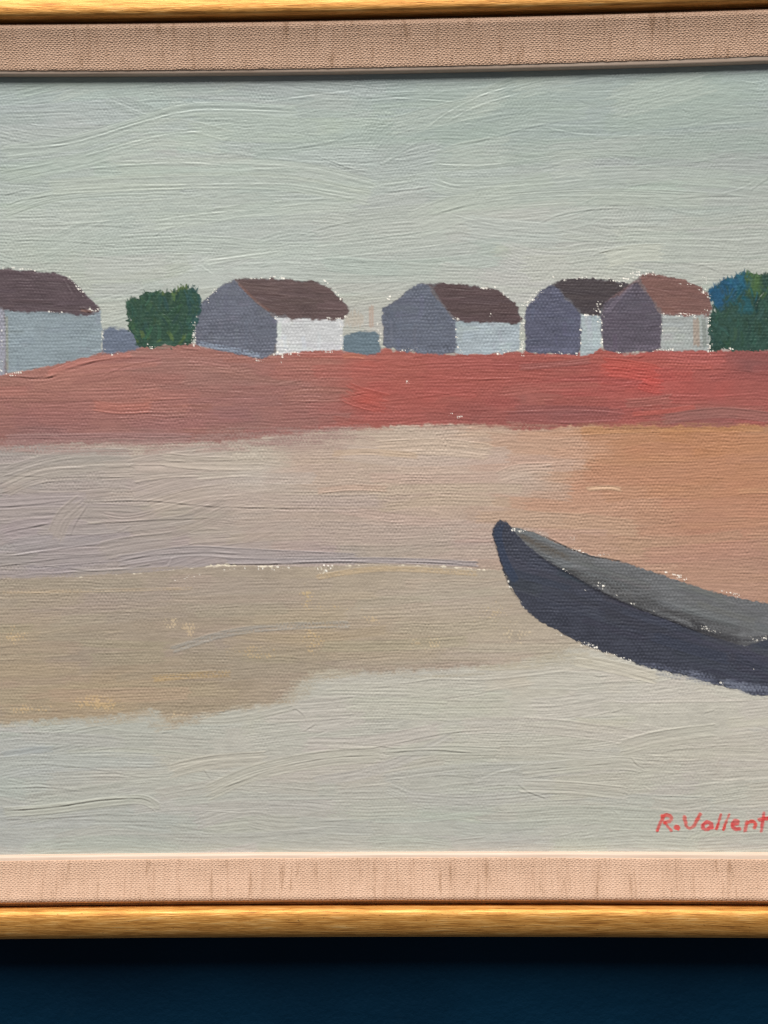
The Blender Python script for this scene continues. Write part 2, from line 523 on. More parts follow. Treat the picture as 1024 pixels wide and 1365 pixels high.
def region_mask(pts, rag=1.2, soft=0.9, smooth=True):
    p = cpts(pts)
    pad = 8
    win = window(p[:, 0].min() - pad, p[:, 0].max() + pad, p[:, 1].min() - pad, p[:, 1].max() + pad)
    s = poly_sdf(p, win)
    u, v = Ug[win], Vg[win]
    s = s + rag * (0.9 * n4(u, v) + 0.6 * n2(u + 11, v) + 1.0 * n9(u, v + 17))
    return win, np.clip(s / (2 * soft) + 0.5, 0, 1).astype(np.float32)

class Colours:
    """colour samples read off the photograph, blended by distance"""
    def __init__(self, samples, power=2.5, ky=1.9, sat=1.0, add=(0, 0, 0)):
        def adj(k):
            k = np.array(k, float); g = k @ (0.3, 0.6, 0.1)
            return np.clip(g + (k - g) * sat + np.array(add), 5, 250)
        samples = [(x, y, adj(k)) for x, y, k in samples]
        self.p = np.array([c(x, y) for x, y, _ in samples]); self.k = np.array([lin(k) for _, _, k in samples])
        self.power, self.ky = power, ky
    def field(self, u, v):
        acc = np.zeros(u.shape + (3,), np.float32); ws = np.zeros(u.shape, np.float32)
        u = u + 14 * n30(u, v) ; v = v + 5 * n9(u * 0.3, v)
        for (pu, pv), k in zip(self.p, self.k):
            w = (np.hypot(u - pu, (v - pv) * self.ky) + 10) ** -self.power
            acc += w[..., None] * k.astype(np.float32); ws += w
        return acc / ws[..., None]
    def __call__(self, u, v):
        d = np.hypot(self.p[:, 0] - u, (self.p[:, 1] - v) * self.ky) + 8
        w = d ** -self.power
        return (w[:, None] * self.k).sum(0) / w.sum()

def brush(path, width, col, op=0.9, relief=0.12, body=0.1, ridge=0.12, mask=None, label=None, jitter=0.05, dry=0.0, weave=None, gloss=None,
          taper=0.0, endr=0.15, fine=1.25):
    """one brush stroke along a canvas-px polyline. mask: (full-size mask) the stroke is limited to"""
    hw = width / 2
    win = window(path[:, 0].min() - hw - 2, path[:, 0].max() + hw + 2, path[:, 1].min() - hw - 2, path[:, 1].max() + hw + 2)
    if win[0].stop <= win[0].start or win[1].stop <= win[1].start: return
    sd, arc, L = along(path, win)
    t = arc / L
    hwv = hw * (1 - taper * np.clip((t - 0.5) * 2, 0, 1)) if taper else hw
    s = sd / hwv
    near = np.abs(s) < 1.15
    if not near.any(): return
    ns = max(4, int(width / fine)); nt_ = max(2, int(L / 30) + 2)
    g = rng.uniform(-1, 1, (nt_, ns + 3)).astype(np.float32)
    g = g * 0.6 + rng.uniform(-1, 1, (1, ns + 3)).astype(np.float32) * 0.8
    x = np.clip((s + 1.15) / 2.3, 0, 1) * ns; xi = np.minimum(x.astype(int), ns); fx = sm(x - xi)
    y = np.clip(t, 0, 1) * (nt_ - 1); yi = np.minimum(y.astype(int), nt_ - 2); fy = sm(y - yi)
    b = (g[yi, xi] * (1 - fx) + g[yi, xi + 1] * fx) * (1 - fy) + (g[yi + 1, xi] * (1 - fx) + g[yi + 1, xi + 1] * fx) * fy
    # ragged start and end, different for every bristle
    g0 = rng.uniform(0, 1, ns + 3).astype(np.float32); g1 = rng.uniform(0, 1, ns + 3).astype(np.float32)
    rag = min(0.35 * L, width * 0.55)
    e0 = (g0[xi] * (1 - fx) + g0[xi + 1] * fx) * rag; e1 = L - (g1[xi] * (1 - fx) + g1[xi + 1] * fx) * rag
    edge = np.clip((1.0 - np.abs(s) + 0.05 * b) * hw / 1.6, 0, 1)
    a = edge * np.clip((arc - e0) / 2.2, 0, 1) * np.clip((e1 - arc) / 2.5, 0, 1)
    if dry: a = a * np.clip(1.0 - dry * t * 1.2 + 0.55 * b + 1.3 * (WEAVE[win] if dry > 0.2 else 0), 0, 1)
    if mask is not None: a = a * mask[win]
    hn = body + relief * b + ridge * np.exp(-((np.abs(s) - 0.93) * hw / 1.5) ** 2) * (0.6 + 0.6 * b) \
        + endr * ridge * np.exp(-((arc - e1) / 2.2) ** 2)
    H = Hh[win]; Hh[win] = H + a * (hn - 0.72 * H)
    k = np.asarray(col)[None, None, :] * (1 + jitter * b[..., None])
    C0 = Cc[win]; ao = (a * op)[..., None]; Cc[win] = C0 + ao * (k - C0)
    if weave is not None: Wv[win] += a * (weave - Wv[win])
    if gloss is not None: Gl[win] += a * (gloss - Gl[win])
    if label is not None: Lb[win] = np.where(a > 0.5, label, Lb[win])

def ridge(pts, amp=0.5, w=1.3, photo=True, fade=True, dark=0.0, col=None):
    """a groove with a paint lip beside it, as a brush edge leaves it"""
    p = catmull(cpts(pts) if photo else np.array(pts, float), 8)
    win = window(p[:, 0].min() - 8, p[:, 0].max() + 8, p[:, 1].min() - 8, p[:, 1].max() + 8)
    sd, arc, L = along(p, win)
    inside = np.clip(arc / (0.12 * L + 1), 0, 1) * np.clip((L - arc) / (0.18 * L + 1), 0, 1) if fade else ((arc > 0) & (arc < L))
    wob = 0.7 + 0.5 * n30(Ug[win] * 1.7, Vg[win]) + 0.25 * n9(Ug[win], Vg[win] + 40)
    if rng.uniform() < 0.72: sd = -sd        # most strokes leave their lip on the upper side
    prof = np.exp(-((sd - 0.9) / w) ** 2) - 0.75 * np.exp(-((sd + 1.3) / w) ** 2)
    Hh[win] += (amp * inside * wob * prof).astype(np.float32)
    if col is not None:
        a = (np.exp(-(sd / (w * 1.1)) ** 2) * inside * dark)[..., None]
        Cc[win] += a * (lin(col) - Cc[win])

def fill(pts, col, label, rag=1.2, soft=0.9, op=1.0, weave=1.0, gloss=0.5, tone=0.05, ribs=0.10, edge=0.06, keep=0.25):
    win, a = region_mask(pts, rag, soft)
    u, v = Ug[win], Vg[win]
    base = col.field(u, v) if isinstance(col, Colours) else lin(col)[None, None]
    k = base * (1 + tone * (nh(u, v) + 0.8 * n9(u, v) + 0.8 * n30(u, v)))[..., None] * (1 + ribs * WEAVE[win])[..., None]
    Cc[win] += (a * op)[..., None] * (k - Cc[win])
    Hh[win] += a * (edge + 0.03 * nh(u, v) - (1 - keep) * Hh[win])
    Wv[win] += a * (weave - Wv[win]); Gl[win] += a * (gloss - Gl[win])
    Lb[win] = np.where(a > 0.5, label, Lb[win])
    full = np.zeros((NV, NU), np.float32); full[win] = a
    return full

def specks(pts, width=2.2, density=0.5, col=(250, 246, 236)):
    """bare primed canvas left between two passages of paint, on the high points of the weave"""
    p = catmull(cpts(pts), 5)
    win = window(p[:, 0].min() - 9, p[:, 0].max() + 9, p[:, 1].min() - 9, p[:, 1].max() + 9)
    sd, arc, L = along(p, win)
    u, v = Ug[win], Vg[win]
    ok = np.clip(1.35 - np.abs(sd) / width, 0, 1) * ((arc > -2) & (arc < L + 2))
    gu, gv = u / 2.9 + 0.35 * n9(u, v), v / 3.4 + 0.35 * n9(u + 70, v)
    iu, iv = np.floor(gu).astype(int), np.floor(gv).astype(int)
    hsh = lambda k: np.mod(np.sin(iu * 127.1 + iv * 311.7 + k * 74.7) * 43758.5453, 1.0)
    r = np.hypot((gu - iu - 0.3 - 0.4 * hsh(1)) * 2.9 * (0.8 + 0.5 * hsh(2)), (gv - iv - 0.3 - 0.4 * hsh(3)) * 3.4)
    live = (hsh(4) + 0.35 * nspk2(u, v)) < (density * 1.05 - 0.05)
    a = np.clip((0.6 + 1.45 * hsh(5) ** 1.5 - r) / 0.7, 0, 1) * live * np.clip(ok * 1.6, 0, 1) * (0.6 + 0.4 * hsh(6))
    k = lin(col)
    Cc[win] += a[..., None] * (k - Cc[win])
    Hh[win] += a * 0.05
    Gl[win] += a * (0.4 - Gl[win])

def dab_field(n, box, cols, lmin, lmax, wmin, wmax, ang, mask=None, label=None, bend=8, flow=None, **kw):
    """many loose strokes over a photo-px box"""
    x0, y0, x1, y1 = box
    order = rng.permutation(n)
    for i in order:
        x = x0 + (x1 - x0) * ((i + rng.uniform(0, 1)) / n * 7.317 % 1.0)
        y = y0 + (y1 - y0) * rng.uniform(0, 1)
        L = rng.uniform(lmin, lmax); w = rng.uniform(wmin, wmax)
        a = math.radians(rng.normal(ang[0], ang[1])) + (flow(x, y) if flow else 0)
        dx, dy = math.cos(a) * L / 2, -math.sin(a) * L / 2
        bx = rng.normal(0, bend) * L / 200
        p = [c(x - dx, y - dy), c(x - dx * 0.3, y - dy * 0.3 + bx), c(x + dx * 0.35, y + dy * 0.35 + bx * 0.8), c(x + dx, y + dy)]
        u, v = c(x, y)
        col = cols(u, v) * (1 + rng.normal(0, kw.get('vary', 0.035))) * (1 + rng.normal(0, 0.022, 3))
        k2 = {k: v2 for k, v2 in kw.items() if k != 'vary'}
        brush(catmull(p, 3), w, col, mask=mask, label=label, **k2)

LABELS = ['painted_sky', 'painted_field', 'painted_sand', 'painted_sandbank', 'painted_water', 'painted_hedge_a', 'painted_hedge_b', 'bush_a', 'bush_b',
          'h1w', 'h1r', 'h1g', 'h2w', 'h2r', 'h2g', 'h3w', 'h3r', 'h3g', 'h4w', 'h4r', 'h4g', 'h5w', 'h5r', 'h5g', 'hull', 'inside', 'signature']
ID = {n: i for i, n in enumerate(LABELS)}

# ---- sky
SKY = Colours([(-250, 110, (158, 171, 164)), (0, 120, (158, 172, 166)), (250, 112, (160, 174, 168)), (512, 110, (158, 172, 166)), (1000, 110, (160, 173, 167)), (0, 200, (168, 180, 171)),
               (200, 180, (170, 182, 174)), (420, 165, (164, 177, 169)), (700, 150, (156, 170, 163)), (900, 165, (157, 170, 163)), (300, 260, (175, 185, 176)), (60, 330, (178, 187, 176)), (500, 300, (174, 184, 174)),
               (700, 250, (168, 178, 170)), (950, 250, (168, 178, 168)), (800, 320, (182, 188, 176)), (600, 350, (178, 186, 174)), (480, 420, (182, 182, 168)), (150, 420, (182, 187, 176)), (1020, 340, (178, 184, 173)),
               (370, 345, (184, 192, 184)), (720, 360, (184, 190, 178)), (1300, 200, (165, 176, 168)), (-250, 350, (176, 185, 174))], sat=0.86, add=(-6, -6, -3))
def sky_flow(x, y):
    return math.radians(5 * math.sin(x / 140.0 + y / 60.0) + 2.5 * math.sin(y / 33.0))
fillbox = [(-340, 40), (1400, 40), (1400, 520), (-340, 520)]
fill(fillbox, SKY, ID['painted_sky'], weave=0.45, gloss=0.48, ribs=0.05)
dab_field(420, (-310, 85, 1360, 500), SKY, 120, 330, 16, 44, (2, 3.5), label=0, flow=sky_flow, op=0.5, relief=0.115, body=0.05, ridge=0.07, weave=0.6, gloss=0.52, jitter=0.055, vary=0.03)
for (pts, w, col) in [  # strokes one can pick out
    ([(0, 205), (100, 190), (190, 164), (262, 146), (400, 150)], 22, (172, 183, 174)),
    ([(0, 238), (110, 214), (210, 190), (320, 174)], 24, (170, 182, 173)),
    ([(0, 285), (70, 262), (150, 254), (250, 252)], 20, (174, 184, 174)),
    ([(150, 225), (280, 222), (400, 228), (505, 252)], 26, (176, 185, 175)),
    ([(60, 250), (200, 243), (360, 242), (500, 265)], 24, (177, 185, 174)),
    ([(200, 300), (300, 285), (360, 278), (480, 272)], 20, (176, 186, 176)),
    ([(570, 185), (620, 150), (680, 120), (730, 108)], 34, (158, 171, 163)),
    ([(600, 190), (660, 172), (720, 156), (790, 148)], 22, (160, 173, 165)),
    ([(570, 215), (650, 212), (740, 200), (860, 195), (960, 205)], 30, (166, 177, 168)),
    ([(570, 240), (620, 250), (740, 240), (860, 232), (980, 240)], 26, (170, 180, 171)),
    ([(570, 275), (680, 268), (800, 262), (950, 268)], 24, (173, 182, 172)),
    ([(810, 135), (900, 130), (1024, 120)], 30, (158, 171, 164)),
    ([(800, 165), (900, 158), (1024, 150)], 26, (160, 172, 164)),
    ([(800, 348), (840, 338), (890, 336)], 24, (196, 199, 186)),
    ([(270, 350), (330, 340), (382, 336)], 12, (190, 198, 190))]:
    brush(catmull(cpts(pts), 5), w, lin(col), op=0.4, relief=0.14, body=0.06, ridge=0.13, weave=0.25, gloss=0.46, jitter=0.03, label=0, endr=1.0)
for k in range(60):      # broad brushed patches, darker towards the upper right
    x, y = (rng.uniform(540, 1040), rng.uniform(110, 205)) if k < 26 else (rng.uniform(-280, 1300), rng.uniform(100, 340))
    L = rng.uniform(60, 170); a = math.radians(rng.normal(8, 10))
    col = lin((150, 164, 157)) if k < 26 else lin((163, 175, 168) if k % 2 else (180, 187, 178))
    brush(catmull(cpts([(x - L / 2 * math.cos(a), y + L / 2 * math.sin(a)), (x, y - rng.normal(4, 4)), (x + L / 2 * math.cos(a), y - L / 2 * math.sin(a))]), 4), rng.uniform(22, 46), col, op=0.26, relief=0.10, body=0.05, ridge=0.08, weave=0.45, jitter=0.08, label=0, dry=0.12, endr=1.0)
RIDGES = [
    ([(0, 198), (60, 195), (110, 187), (180, 165), (240, 150), (290, 146), (400, 149)], 0.62), ([(0, 229), (40, 222), (110, 208), (190, 186), (240, 177), (320, 173)], 0.42),
    ([(0, 262), (40, 252)], 0.45), ([(0, 279), (30, 267), (80, 260), (125, 256)], 0.5), ([(65, 231), (130, 223), (180, 219), (250, 217), (370, 226)], 0.35),
    ([(340, 138), (380, 132), (450, 123), (512, 118)], 0.35), ([(345, 200), (400, 197), (440, 190), (480, 176)], 0.32), ([(420, 207), (445, 217), (470, 226), (500, 231)], 0.6),
    ([(428, 213), (455, 224), (490, 234)], 0.4), ([(470, 219), (500, 215)], 0.6), ([(150, 247), (260, 246), (370, 245), (450, 256), (500, 264)], 0.34),
    ([(140, 257), (280, 252), (400, 256), (490, 270)], 0.3), ([(205, 294), (270, 285), (345, 279)], 0.45), ([(180, 330), (220, 308), (270, 290)], 0.25),
    ([(0, 345), (70, 340), (150, 345), (250, 353)], 0.25), ([(180, 318), (240, 314), (256, 311)], 0.32), ([(380, 320), (430, 305), (512, 285)], 0.3),
    ([(260, 348), (320, 342), (382, 333)], 0.4), ([(382, 333), (382, 343)], 0.25), ([(265, 352), (285, 366)], 0.3),
    ([(566, 172), (600, 148), (650, 124), (700, 112)], 0.45), ([(590, 165), (640, 140), (700, 122)], 0.35), ([(595, 195), (640, 188), (700, 172), (760, 160)], 0.36),
    ([(566, 166), (566, 192)], 0.4), ([(572, 214), (600, 220), (660, 218), (760, 205)], 0.34), ([(575, 222), (600, 246), (680, 248), (780, 240)], 0.3),
    ([(512, 257), (545, 253), (575, 250)], 0.5), ([(520, 130), (570, 133), (615, 137)], 0.5), ([(720, 168), (770, 178), (830, 180)], 0.35), ([(560, 290), (660, 268), (780, 262), (950, 265)], 0.32),
    ([(716, 299), (750, 286), (790, 280), (835, 278)], 0.5), ([(812, 141), (850, 132), (930, 126)], 0.36), ([(948, 110), (948, 130)], 0.3), ([(910, 145), (916, 150)], 0.6),
    ([(600, 285), (660, 300), (720, 306)], 0.3), ([(640, 290), (760, 300), (870, 300)], 0.2), ([(790, 354), (797, 338), (850, 331), (900, 336)], 0.35),
    ([(926, 358), (936, 354), (950, 359), (970, 368)], 0.55), ([(1000, 255), (1024, 238)], 0.4), ([(960, 258), (990, 250), (1010, 238)], 0.35), ([(950, 300), (952, 318)], 0.25),
    ([(880, 268), (940, 262), (985, 262)], 0.25), ([(0, 150), (120, 148), (200, 136)], 0.25), ([(30, 300), (150, 302), (230, 310)], 0.22), ([(800, 205), (930, 212), (1024, 210)], 0.25),
    ([(600, 105), (760, 100), (900, 108)], 0.25), ([(512, 215), (560, 195)], 0.3), ([(0, 320), (90, 322), (180, 332)], 0.25), ([(470, 395), (474, 350)], 0.12)]
for pts, a in RIDGES: ridge(pts, a * 0.55, 1.15)

# ---- sand, upper
SAND = Colours([(0, 610, (165, 154, 149)), (100, 640, (170, 161, 150)), (60, 690, (163, 153, 149)), (60, 740, (158, 150, 149)), (200, 610, (180, 167, 152)), (300, 625, (186, 174, 158)), (340, 630, (190, 180, 166)),
                (250, 680, (174, 161, 148)), (250, 735, (164, 154, 150)), (420, 620, (187, 164, 144)), (420, 700, (180, 161, 145)), (450, 745, (166, 154, 149)), (530, 620, (190, 168, 148)), (560, 600, (196, 177, 158)),
                (600, 660, (190, 167, 146)), (560, 730, (178, 162, 150)), (640, 720, (180, 162, 148)), (690, 640, (192, 170, 152)), (740, 620, (194, 152, 120)), (800, 660, (190, 142, 114)), (850, 600, (190, 131, 93)), (950, 590, (188, 126, 84)),
                (900, 640, (190, 132, 96)), (1000, 650, (188, 131, 98)), (950, 700, (184, 132, 106)), (850, 720, (184, 145, 118)), (1000, 760, (180, 138, 116)), (760, 705, (188, 152, 126)), (900, 570, (186, 128, 84)), (1300, 650, (190, 140, 98)), (-250, 650, (164, 154, 150))], sat=0.86, add=(-3, -3, -1))
sand_poly = [(-340, 555), (1400, 555), (1400, 830), (700, 830), (670, 762), (600, 756), (512, 753), (400, 757), (300, 752), (200, 764), (100, 771), (0, 774), (-340, 778)]
m_sand = fill(sand_poly, SAND, ID['painted_sand'], weave=0.5, gloss=0.46, ribs=0.05, rag=1.6)
dab_field(330, (-310, 560, 1360, 810), SAND, 70, 240, 12, 30, (1, 2.5), mask=m_sand, label=2, op=0.45, relief=0.075, body=0.04, ridge=0.05, weave=0.8, gloss=0.46, jitter=0.035, vary=0.035, bend=5)
left_mask = m_sand * np.clip((420 - Ug) / 160, 0, 1)
dab_field(90, (-310, 610, 430, 775), SAND, 80, 230, 14, 30, (4, 4), mask=left_mask, label=2, op=0.5, relief=0.17, body=0.08, ridge=0.2, weave=0.22, gloss=0.42, jitter=0.04, vary=0.03)
Wv[:] = np.where((Lb == 2) & (Ug > 520), np.maximum(Wv, 0.9), Wv)
for pts, w, col, op in [([(70, 725), (85, 690), (112, 668)], 26, (165, 155, 149), 0.8), ([(210, 612), (280, 618), (360, 618)], 20, (184, 174, 160), 0.35), ([(0, 655), (60, 632), (180, 625)], 24, (174, 164, 153), 0.3),
                        ([(155, 748), (250, 735), (330, 738), (480, 745)], 16, (160, 152, 152), 0.7), ([(298, 748), (400, 748), (520, 747), (640, 752)], 9, (160, 152, 153), 0.85), ([(660, 640), (690, 628), (740, 626)], 18, (190, 172, 157), 0.4), ([(500, 600), (580, 596), (660, 604)], 24, (194, 175, 157), 0.6),
                        ([(420, 655), (470, 650), (520, 652)], 10, (188, 158, 140), 0.4), ([(440, 605), (490, 602), (560, 608)], 10, (192, 166, 138), 0.4), ([(770, 575), (860, 571), (1024, 570)], 12, (180, 132, 92), 0.5), ([(780, 652), (810, 650), (832, 653)], 7, (200, 168, 140), 0.8), ([(980, 655), (1010, 654), (1040, 654)], 8, (192, 148, 116), 0.5)]:
    brush(catmull(cpts(pts), 5), w, lin(col), op=op, relief=0.16, body=0.1, ridge=0.26, gloss=0.42, jitter=0.04, label=2, endr=1.0, mask=m_sand)
for pts, a in [([(0, 677), (50, 672), (105, 665)], 0.4), ([(0, 711), (40, 703), (75, 696)], 0.55), ([(112, 664), (115, 669), (200, 668), (300, 676), (480, 678)], 0.5), ([(75, 723), (84, 695), (113, 668)], 0.5), ([(92, 722), (100, 700), (118, 672)], 0.45),
               ([(84, 718), (92, 692), (115, 670)], 0.35), ([(0, 742), (60, 734), (110, 730), (150, 730)], 0.6), ([(155, 749), (200, 741), (270, 737), (340, 740)], 0.55), ([(0, 755), (90, 744), (150, 739)], 0.5), ([(0, 768), (120, 760), (210, 756)], 0.5),
               ([(120, 698), (200, 694), (285, 690)], 0.5), ([(155, 710), (180, 700)], 0.3), ([(298, 745), (302, 752), (380, 751), (450, 749), (512, 751)], 0.8), ([(512, 751), (580, 750), (650, 757)], 0.4), ([(230, 742), (222, 757)], 0.5), ([(250, 606), (262, 600), (300, 597)], 0.35),
               ([(0, 648), (60, 626), (120, 622)], 0.3), ([(0, 634), (80, 636), (185, 637)], 0.4), ([(210, 616), (300, 614), (345, 611)], 0.35), ([(660, 592), (680, 587), (690, 590)], 0.3), ([(700, 628), (740, 620), (772, 622)], 0.35), ([(0, 690), (60, 686), (90, 684)], 0.35),
               ([(780, 653), (832, 654)], 0.3), ([(640, 600), (700, 596), (760, 602)], 0.2), ([(800, 640), (900, 636), (1000, 640)], 0.18)]:
    ridge(pts, a * 0.62, 1.2)

# ---- sandbank (tan band)
BANK = Colours([(0, 800, (166, 147, 124)), (150, 800, (166, 147, 125)), (300, 790, (168, 149, 128)), (450, 785, (174, 154, 128)), (600, 790, (180, 161, 138)), (100, 870, (161, 141, 118)), (100, 940, (166, 141, 110)), (130, 935, (182, 151, 108)),
                (300, 860, (162, 143, 122)), (260, 905, (166, 143, 112)), (420, 850, (174, 147, 112)), (450, 890, (164, 144, 122)), (560, 850, (176, 155, 126)), (660, 840, (180, 161, 134)), (700, 860, (182, 164, 140)), (20, 860, (172, 148, 114)), (-250, 860, (162, 143, 120)),
                (1200, 860, (176, 156, 130)), (620, 890, (170, 152, 132))], sat=0.68, add=(1, 2, 3))
bank_poly = [(-340, 776), (0, 772), (100, 769), (200, 762), (300, 754), (400, 756), (512, 752), (600, 755), (670, 761), (700, 772), (800, 800), (1400, 830), (1400, 1000), (-340, 1000)]
m_bank = fill(bank_poly, BANK, ID['painted_sandbank'], weave=0.5, gloss=0.48, ribs=0.05)
dab_field(240, (-310, 770, 900, 975), BANK, 70, 220, 10, 24, (1.5, 2), mask=m_bank, label=3, op=0.45, relief=0.085, body=0.03, ridge=0.04, weave=0.8, gloss=0.48, jitter=0.045, vary=0.03, bend=5, fine=1.3)
for pts, w, col, op in [([(225, 868), (300, 845), (380, 835), (470, 832)], 11, (154, 153, 148), 0.55), ([(0, 790), (100, 788), (260, 784)], 5, (186, 164, 136), 0.5), ([(420, 770), (512, 758), (640, 765)], 9, (186, 164, 132), 0.6), ([(200, 905), (260, 900), (310, 898)], 10, (176, 150, 108), 0.6)]:
    brush(catmull(cpts(pts), 5), w, lin(col), op=op, dry=0.3, relief=0.12, body=0.06, ridge=0.14, jitter=0.06, label=3, mask=m_bank)
def scrub(cx, cy, rx, ry, col, dens=0.5):
    """underpaint showing on the weave where the brush ran dry"""
    u0, v0 = c(cx, cy)
    win = window(u0 - rx, u0 + rx, v0 - ry, v0 + ry)
    u, v = Ug[win], Vg[win]
    ok = np.clip(1 - np.hypot((u - u0) / rx, (v - v0) / ry), 0, 1)
    x = 0.5 * nspk(u, v) + 0.7 * WEAVE[win] + 0.6 * nspk2(u, v) + ok * 0.9 + dens - 1.25
    a = np.clip((x - 0.12) / 0.35, 0, 1) * np.clip(ok * 2.2, 0, 1) * 0.5
    col = tuple(np.array(col) * 0.82 + np.array((232, 218, 190)) * 0.18)
    Cc[win] += a[..., None] * (lin(col) - Cc[win])
    Wv[win] += a * 0.4 * (1 - Wv[win])
for s in [(22, 850, 26, 26, (202, 172, 128), 0.6), (130, 938, 46, 14, (206, 172, 122), 0.85), (40, 945, 50, 9, (200, 168, 122), 0.6), (228, 828, 14, 18, (214, 192, 158), 0.7), (252, 840, 18, 16, (206, 182, 148), 0.55), (408, 795, 14, 20, (206, 176, 122), 0.7), (418, 855, 24, 22, (208, 176, 124), 0.75),
          (235, 958, 22, 14, (214, 190, 150), 0.8), (430, 765, 14, 12, (235, 228, 210), 0.6), (440, 810, 60, 10, (196, 168, 124), 0.4), (500, 826, 40, 8, (204, 178, 138), 0.5), (570, 858, 40, 14, (200, 176, 140), 0.5), (660, 820, 40, 30, (200, 178, 142), 0.5), (340, 870, 60, 14, (188, 160, 116), 0.4), (690, 850, 40, 20, (204, 186, 158), 0.5)]:
    scrub(*s)
specks([(345, 757), (360, 758), (385, 757)], 2.6, 0.42); specks([(425, 757), (440, 756), (436, 762)], 4, 0.6); specks([(235, 772), (300, 760), (330, 758)], 1.6, 0.3)

# ---- water
WATER = Colours([(0, 985, (172, 176, 167)), (60, 1005, (168, 174, 169)), (150, 980, (178, 178, 167)), (250, 1000, (181, 179, 167)), (100, 1060, (172, 175, 166)), (20, 1110, (170, 174, 168)), (150, 1110, (172, 176, 167)), (350, 960, (182, 179, 167)), (480, 930, (184, 181, 170)), (440, 1020, (184, 179, 168)),
                 (400, 1100, (176, 177, 166)), (600, 930, (184, 182, 168)), (700, 900, (190, 184, 168)), (640, 1010, (176, 178, 167)), (600, 1090, (176, 178, 168)), (760, 960, (190, 186, 172)), (760, 1060, (180, 180, 168)), (850, 930, (194, 190, 176)), (900, 1010, (186, 183, 169)), (950, 1080, (184, 182, 169)),
                 (1010, 960, (190, 186, 172)), (820, 1120, (180, 181, 170)), (1300, 1000, (184, 182, 170)), (-250, 1050, (170, 175, 168))], sat=0.85, add=(1, 1, 2))
water_poly = [(-340, 972), (0, 967), (60, 962), (130, 958), (194, 954), (204, 948), (213, 952), (219, 967), (232, 968), (264, 958), (330, 946), (378, 937), (392, 928), (402, 913), (416, 903), (440, 897), (512, 897), (600, 893), (690, 884), (740, 872), (764, 864), (840, 874), (1400, 880), (1400, 1190), (-340, 1190)]
m_water = fill(water_poly, WATER, ID['painted_water'], weave=0.35, gloss=0.44, ribs=0.03, rag=2.4, soft=4.0)
dab_field(330, (-310, 880, 1360, 1145), WATER, 80, 260, 14, 36, (2, 3.5), mask=m_water, label=4, op=0.45, relief=0.125, body=0.05, ridge=0.08, weave=0.5, gloss=0.48, jitter=0.055, vary=0.025)
for pts, w, col, op in [([(0, 1083), (70, 1078), (150, 1068), (190, 1066), (214, 1078)], 14, (178, 179, 168), 0.6), ([(220, 1030), (280, 1016), (360, 1010)], 22, (184, 180, 168), 0.6), ([(270, 1060), (340, 1030), (430, 1012), (512, 1006)], 24, (182, 180, 168), 0.6),
                        ([(512, 1003), (600, 1000), (668, 1002)], 14, (178, 179, 168), 0.4), ([(690, 1030), (760, 1022), (830, 1018), (865, 1024)], 18, (184, 182, 171), 0.4), ([(690, 1048), (760, 1050), (840, 1058)], 18, (183, 180, 169), 0.35), ([(820, 1000), (880, 985), (960, 975)], 24, (186, 184, 171), 0.4),
                        ([(205, 950), (300, 958), (395, 940)], 18, (182, 180, 169), 0.6), ([(0, 1006), (40, 1000), (75, 998)], 10, (162, 170, 172), 0.35), ([(760, 878), (820, 890), (880, 905)], 18, (196, 190, 174), 0.6)]:
    brush(catmull(cpts(pts), 5), w, lin(col), op=op, relief=0.16, body=0.1, ridge=0.26, jitter=0.03, label=4, mask=m_water, weave=0.2, endr=1.2)
for pts, a in [([(0, 1081), (70, 1076), (130, 1067), (180, 1064), (200, 1068), (213, 1079)], 0.9), ([(205, 1079), (216, 1080)], 0.7), ([(0, 1051), (60, 1050), (112, 1055)], 0.35), ([(225, 1022), (280, 1013), (330, 1010), (360, 1009)], 0.5), ([(222, 1030), (262, 1018), (290, 1016)], 0.4),
               ([(275, 1057), (320, 1042), (370, 1024), (440, 1010), (512, 1006)], 0.5), ([(262, 956), (300, 948), (345, 936)], 0.55), ([(393, 944), (404, 953), (410, 966)], 0.55), ([(405, 975), (420, 966)], 0.5), ([(410, 985), (440, 974)], 0.35), ([(272, 1025), (278, 1035), (285, 1040)], 0.5),
               ([(215, 977), (235, 975)], 0.6), ([(512, 1004), (570, 1000), (630, 1003), (668, 1001)], 0.62), ([(692, 1029), (740, 1024), (800, 1019), (830, 1018)], 0.6), ([(840, 1008), (850, 1020), (864, 1024)], 0.5), ([(690, 1045), (705, 1056), (730, 1065)], 0.5), ([(815, 950), (830, 946)], 0.5),
               ([(935, 952), (955, 946)], 0.5), ([(815, 1079), (824, 1088), (828, 1108)], 0.4), ([(512, 995), (570, 982), (640, 972)], 0.3), ([(630, 1045), (660, 1030), (700, 1022)], 0.3), ([(512, 1040), (600, 1034), (640, 1040)], 0.25), ([(0, 1093), (80, 1090), (160, 1084)], 0.35),
               ([(790, 900), (800, 902), (815, 900)], 0.4), ([(850, 1006), (920, 998), (990, 992)], 0.3), ([(900, 1050), (960, 1042), (1024, 1030)], 0.3), ([(860, 1048), (866, 1052)], 0.6), ([(230, 1010), (225, 1030)], 0.25), ([(300, 1090), (400, 1096), (512, 1090)], 0.2), ([(0, 1020), (100, 1022), (220, 1042)], 0.25)]:
    ridge(pts, a * 0.62, 1.25)

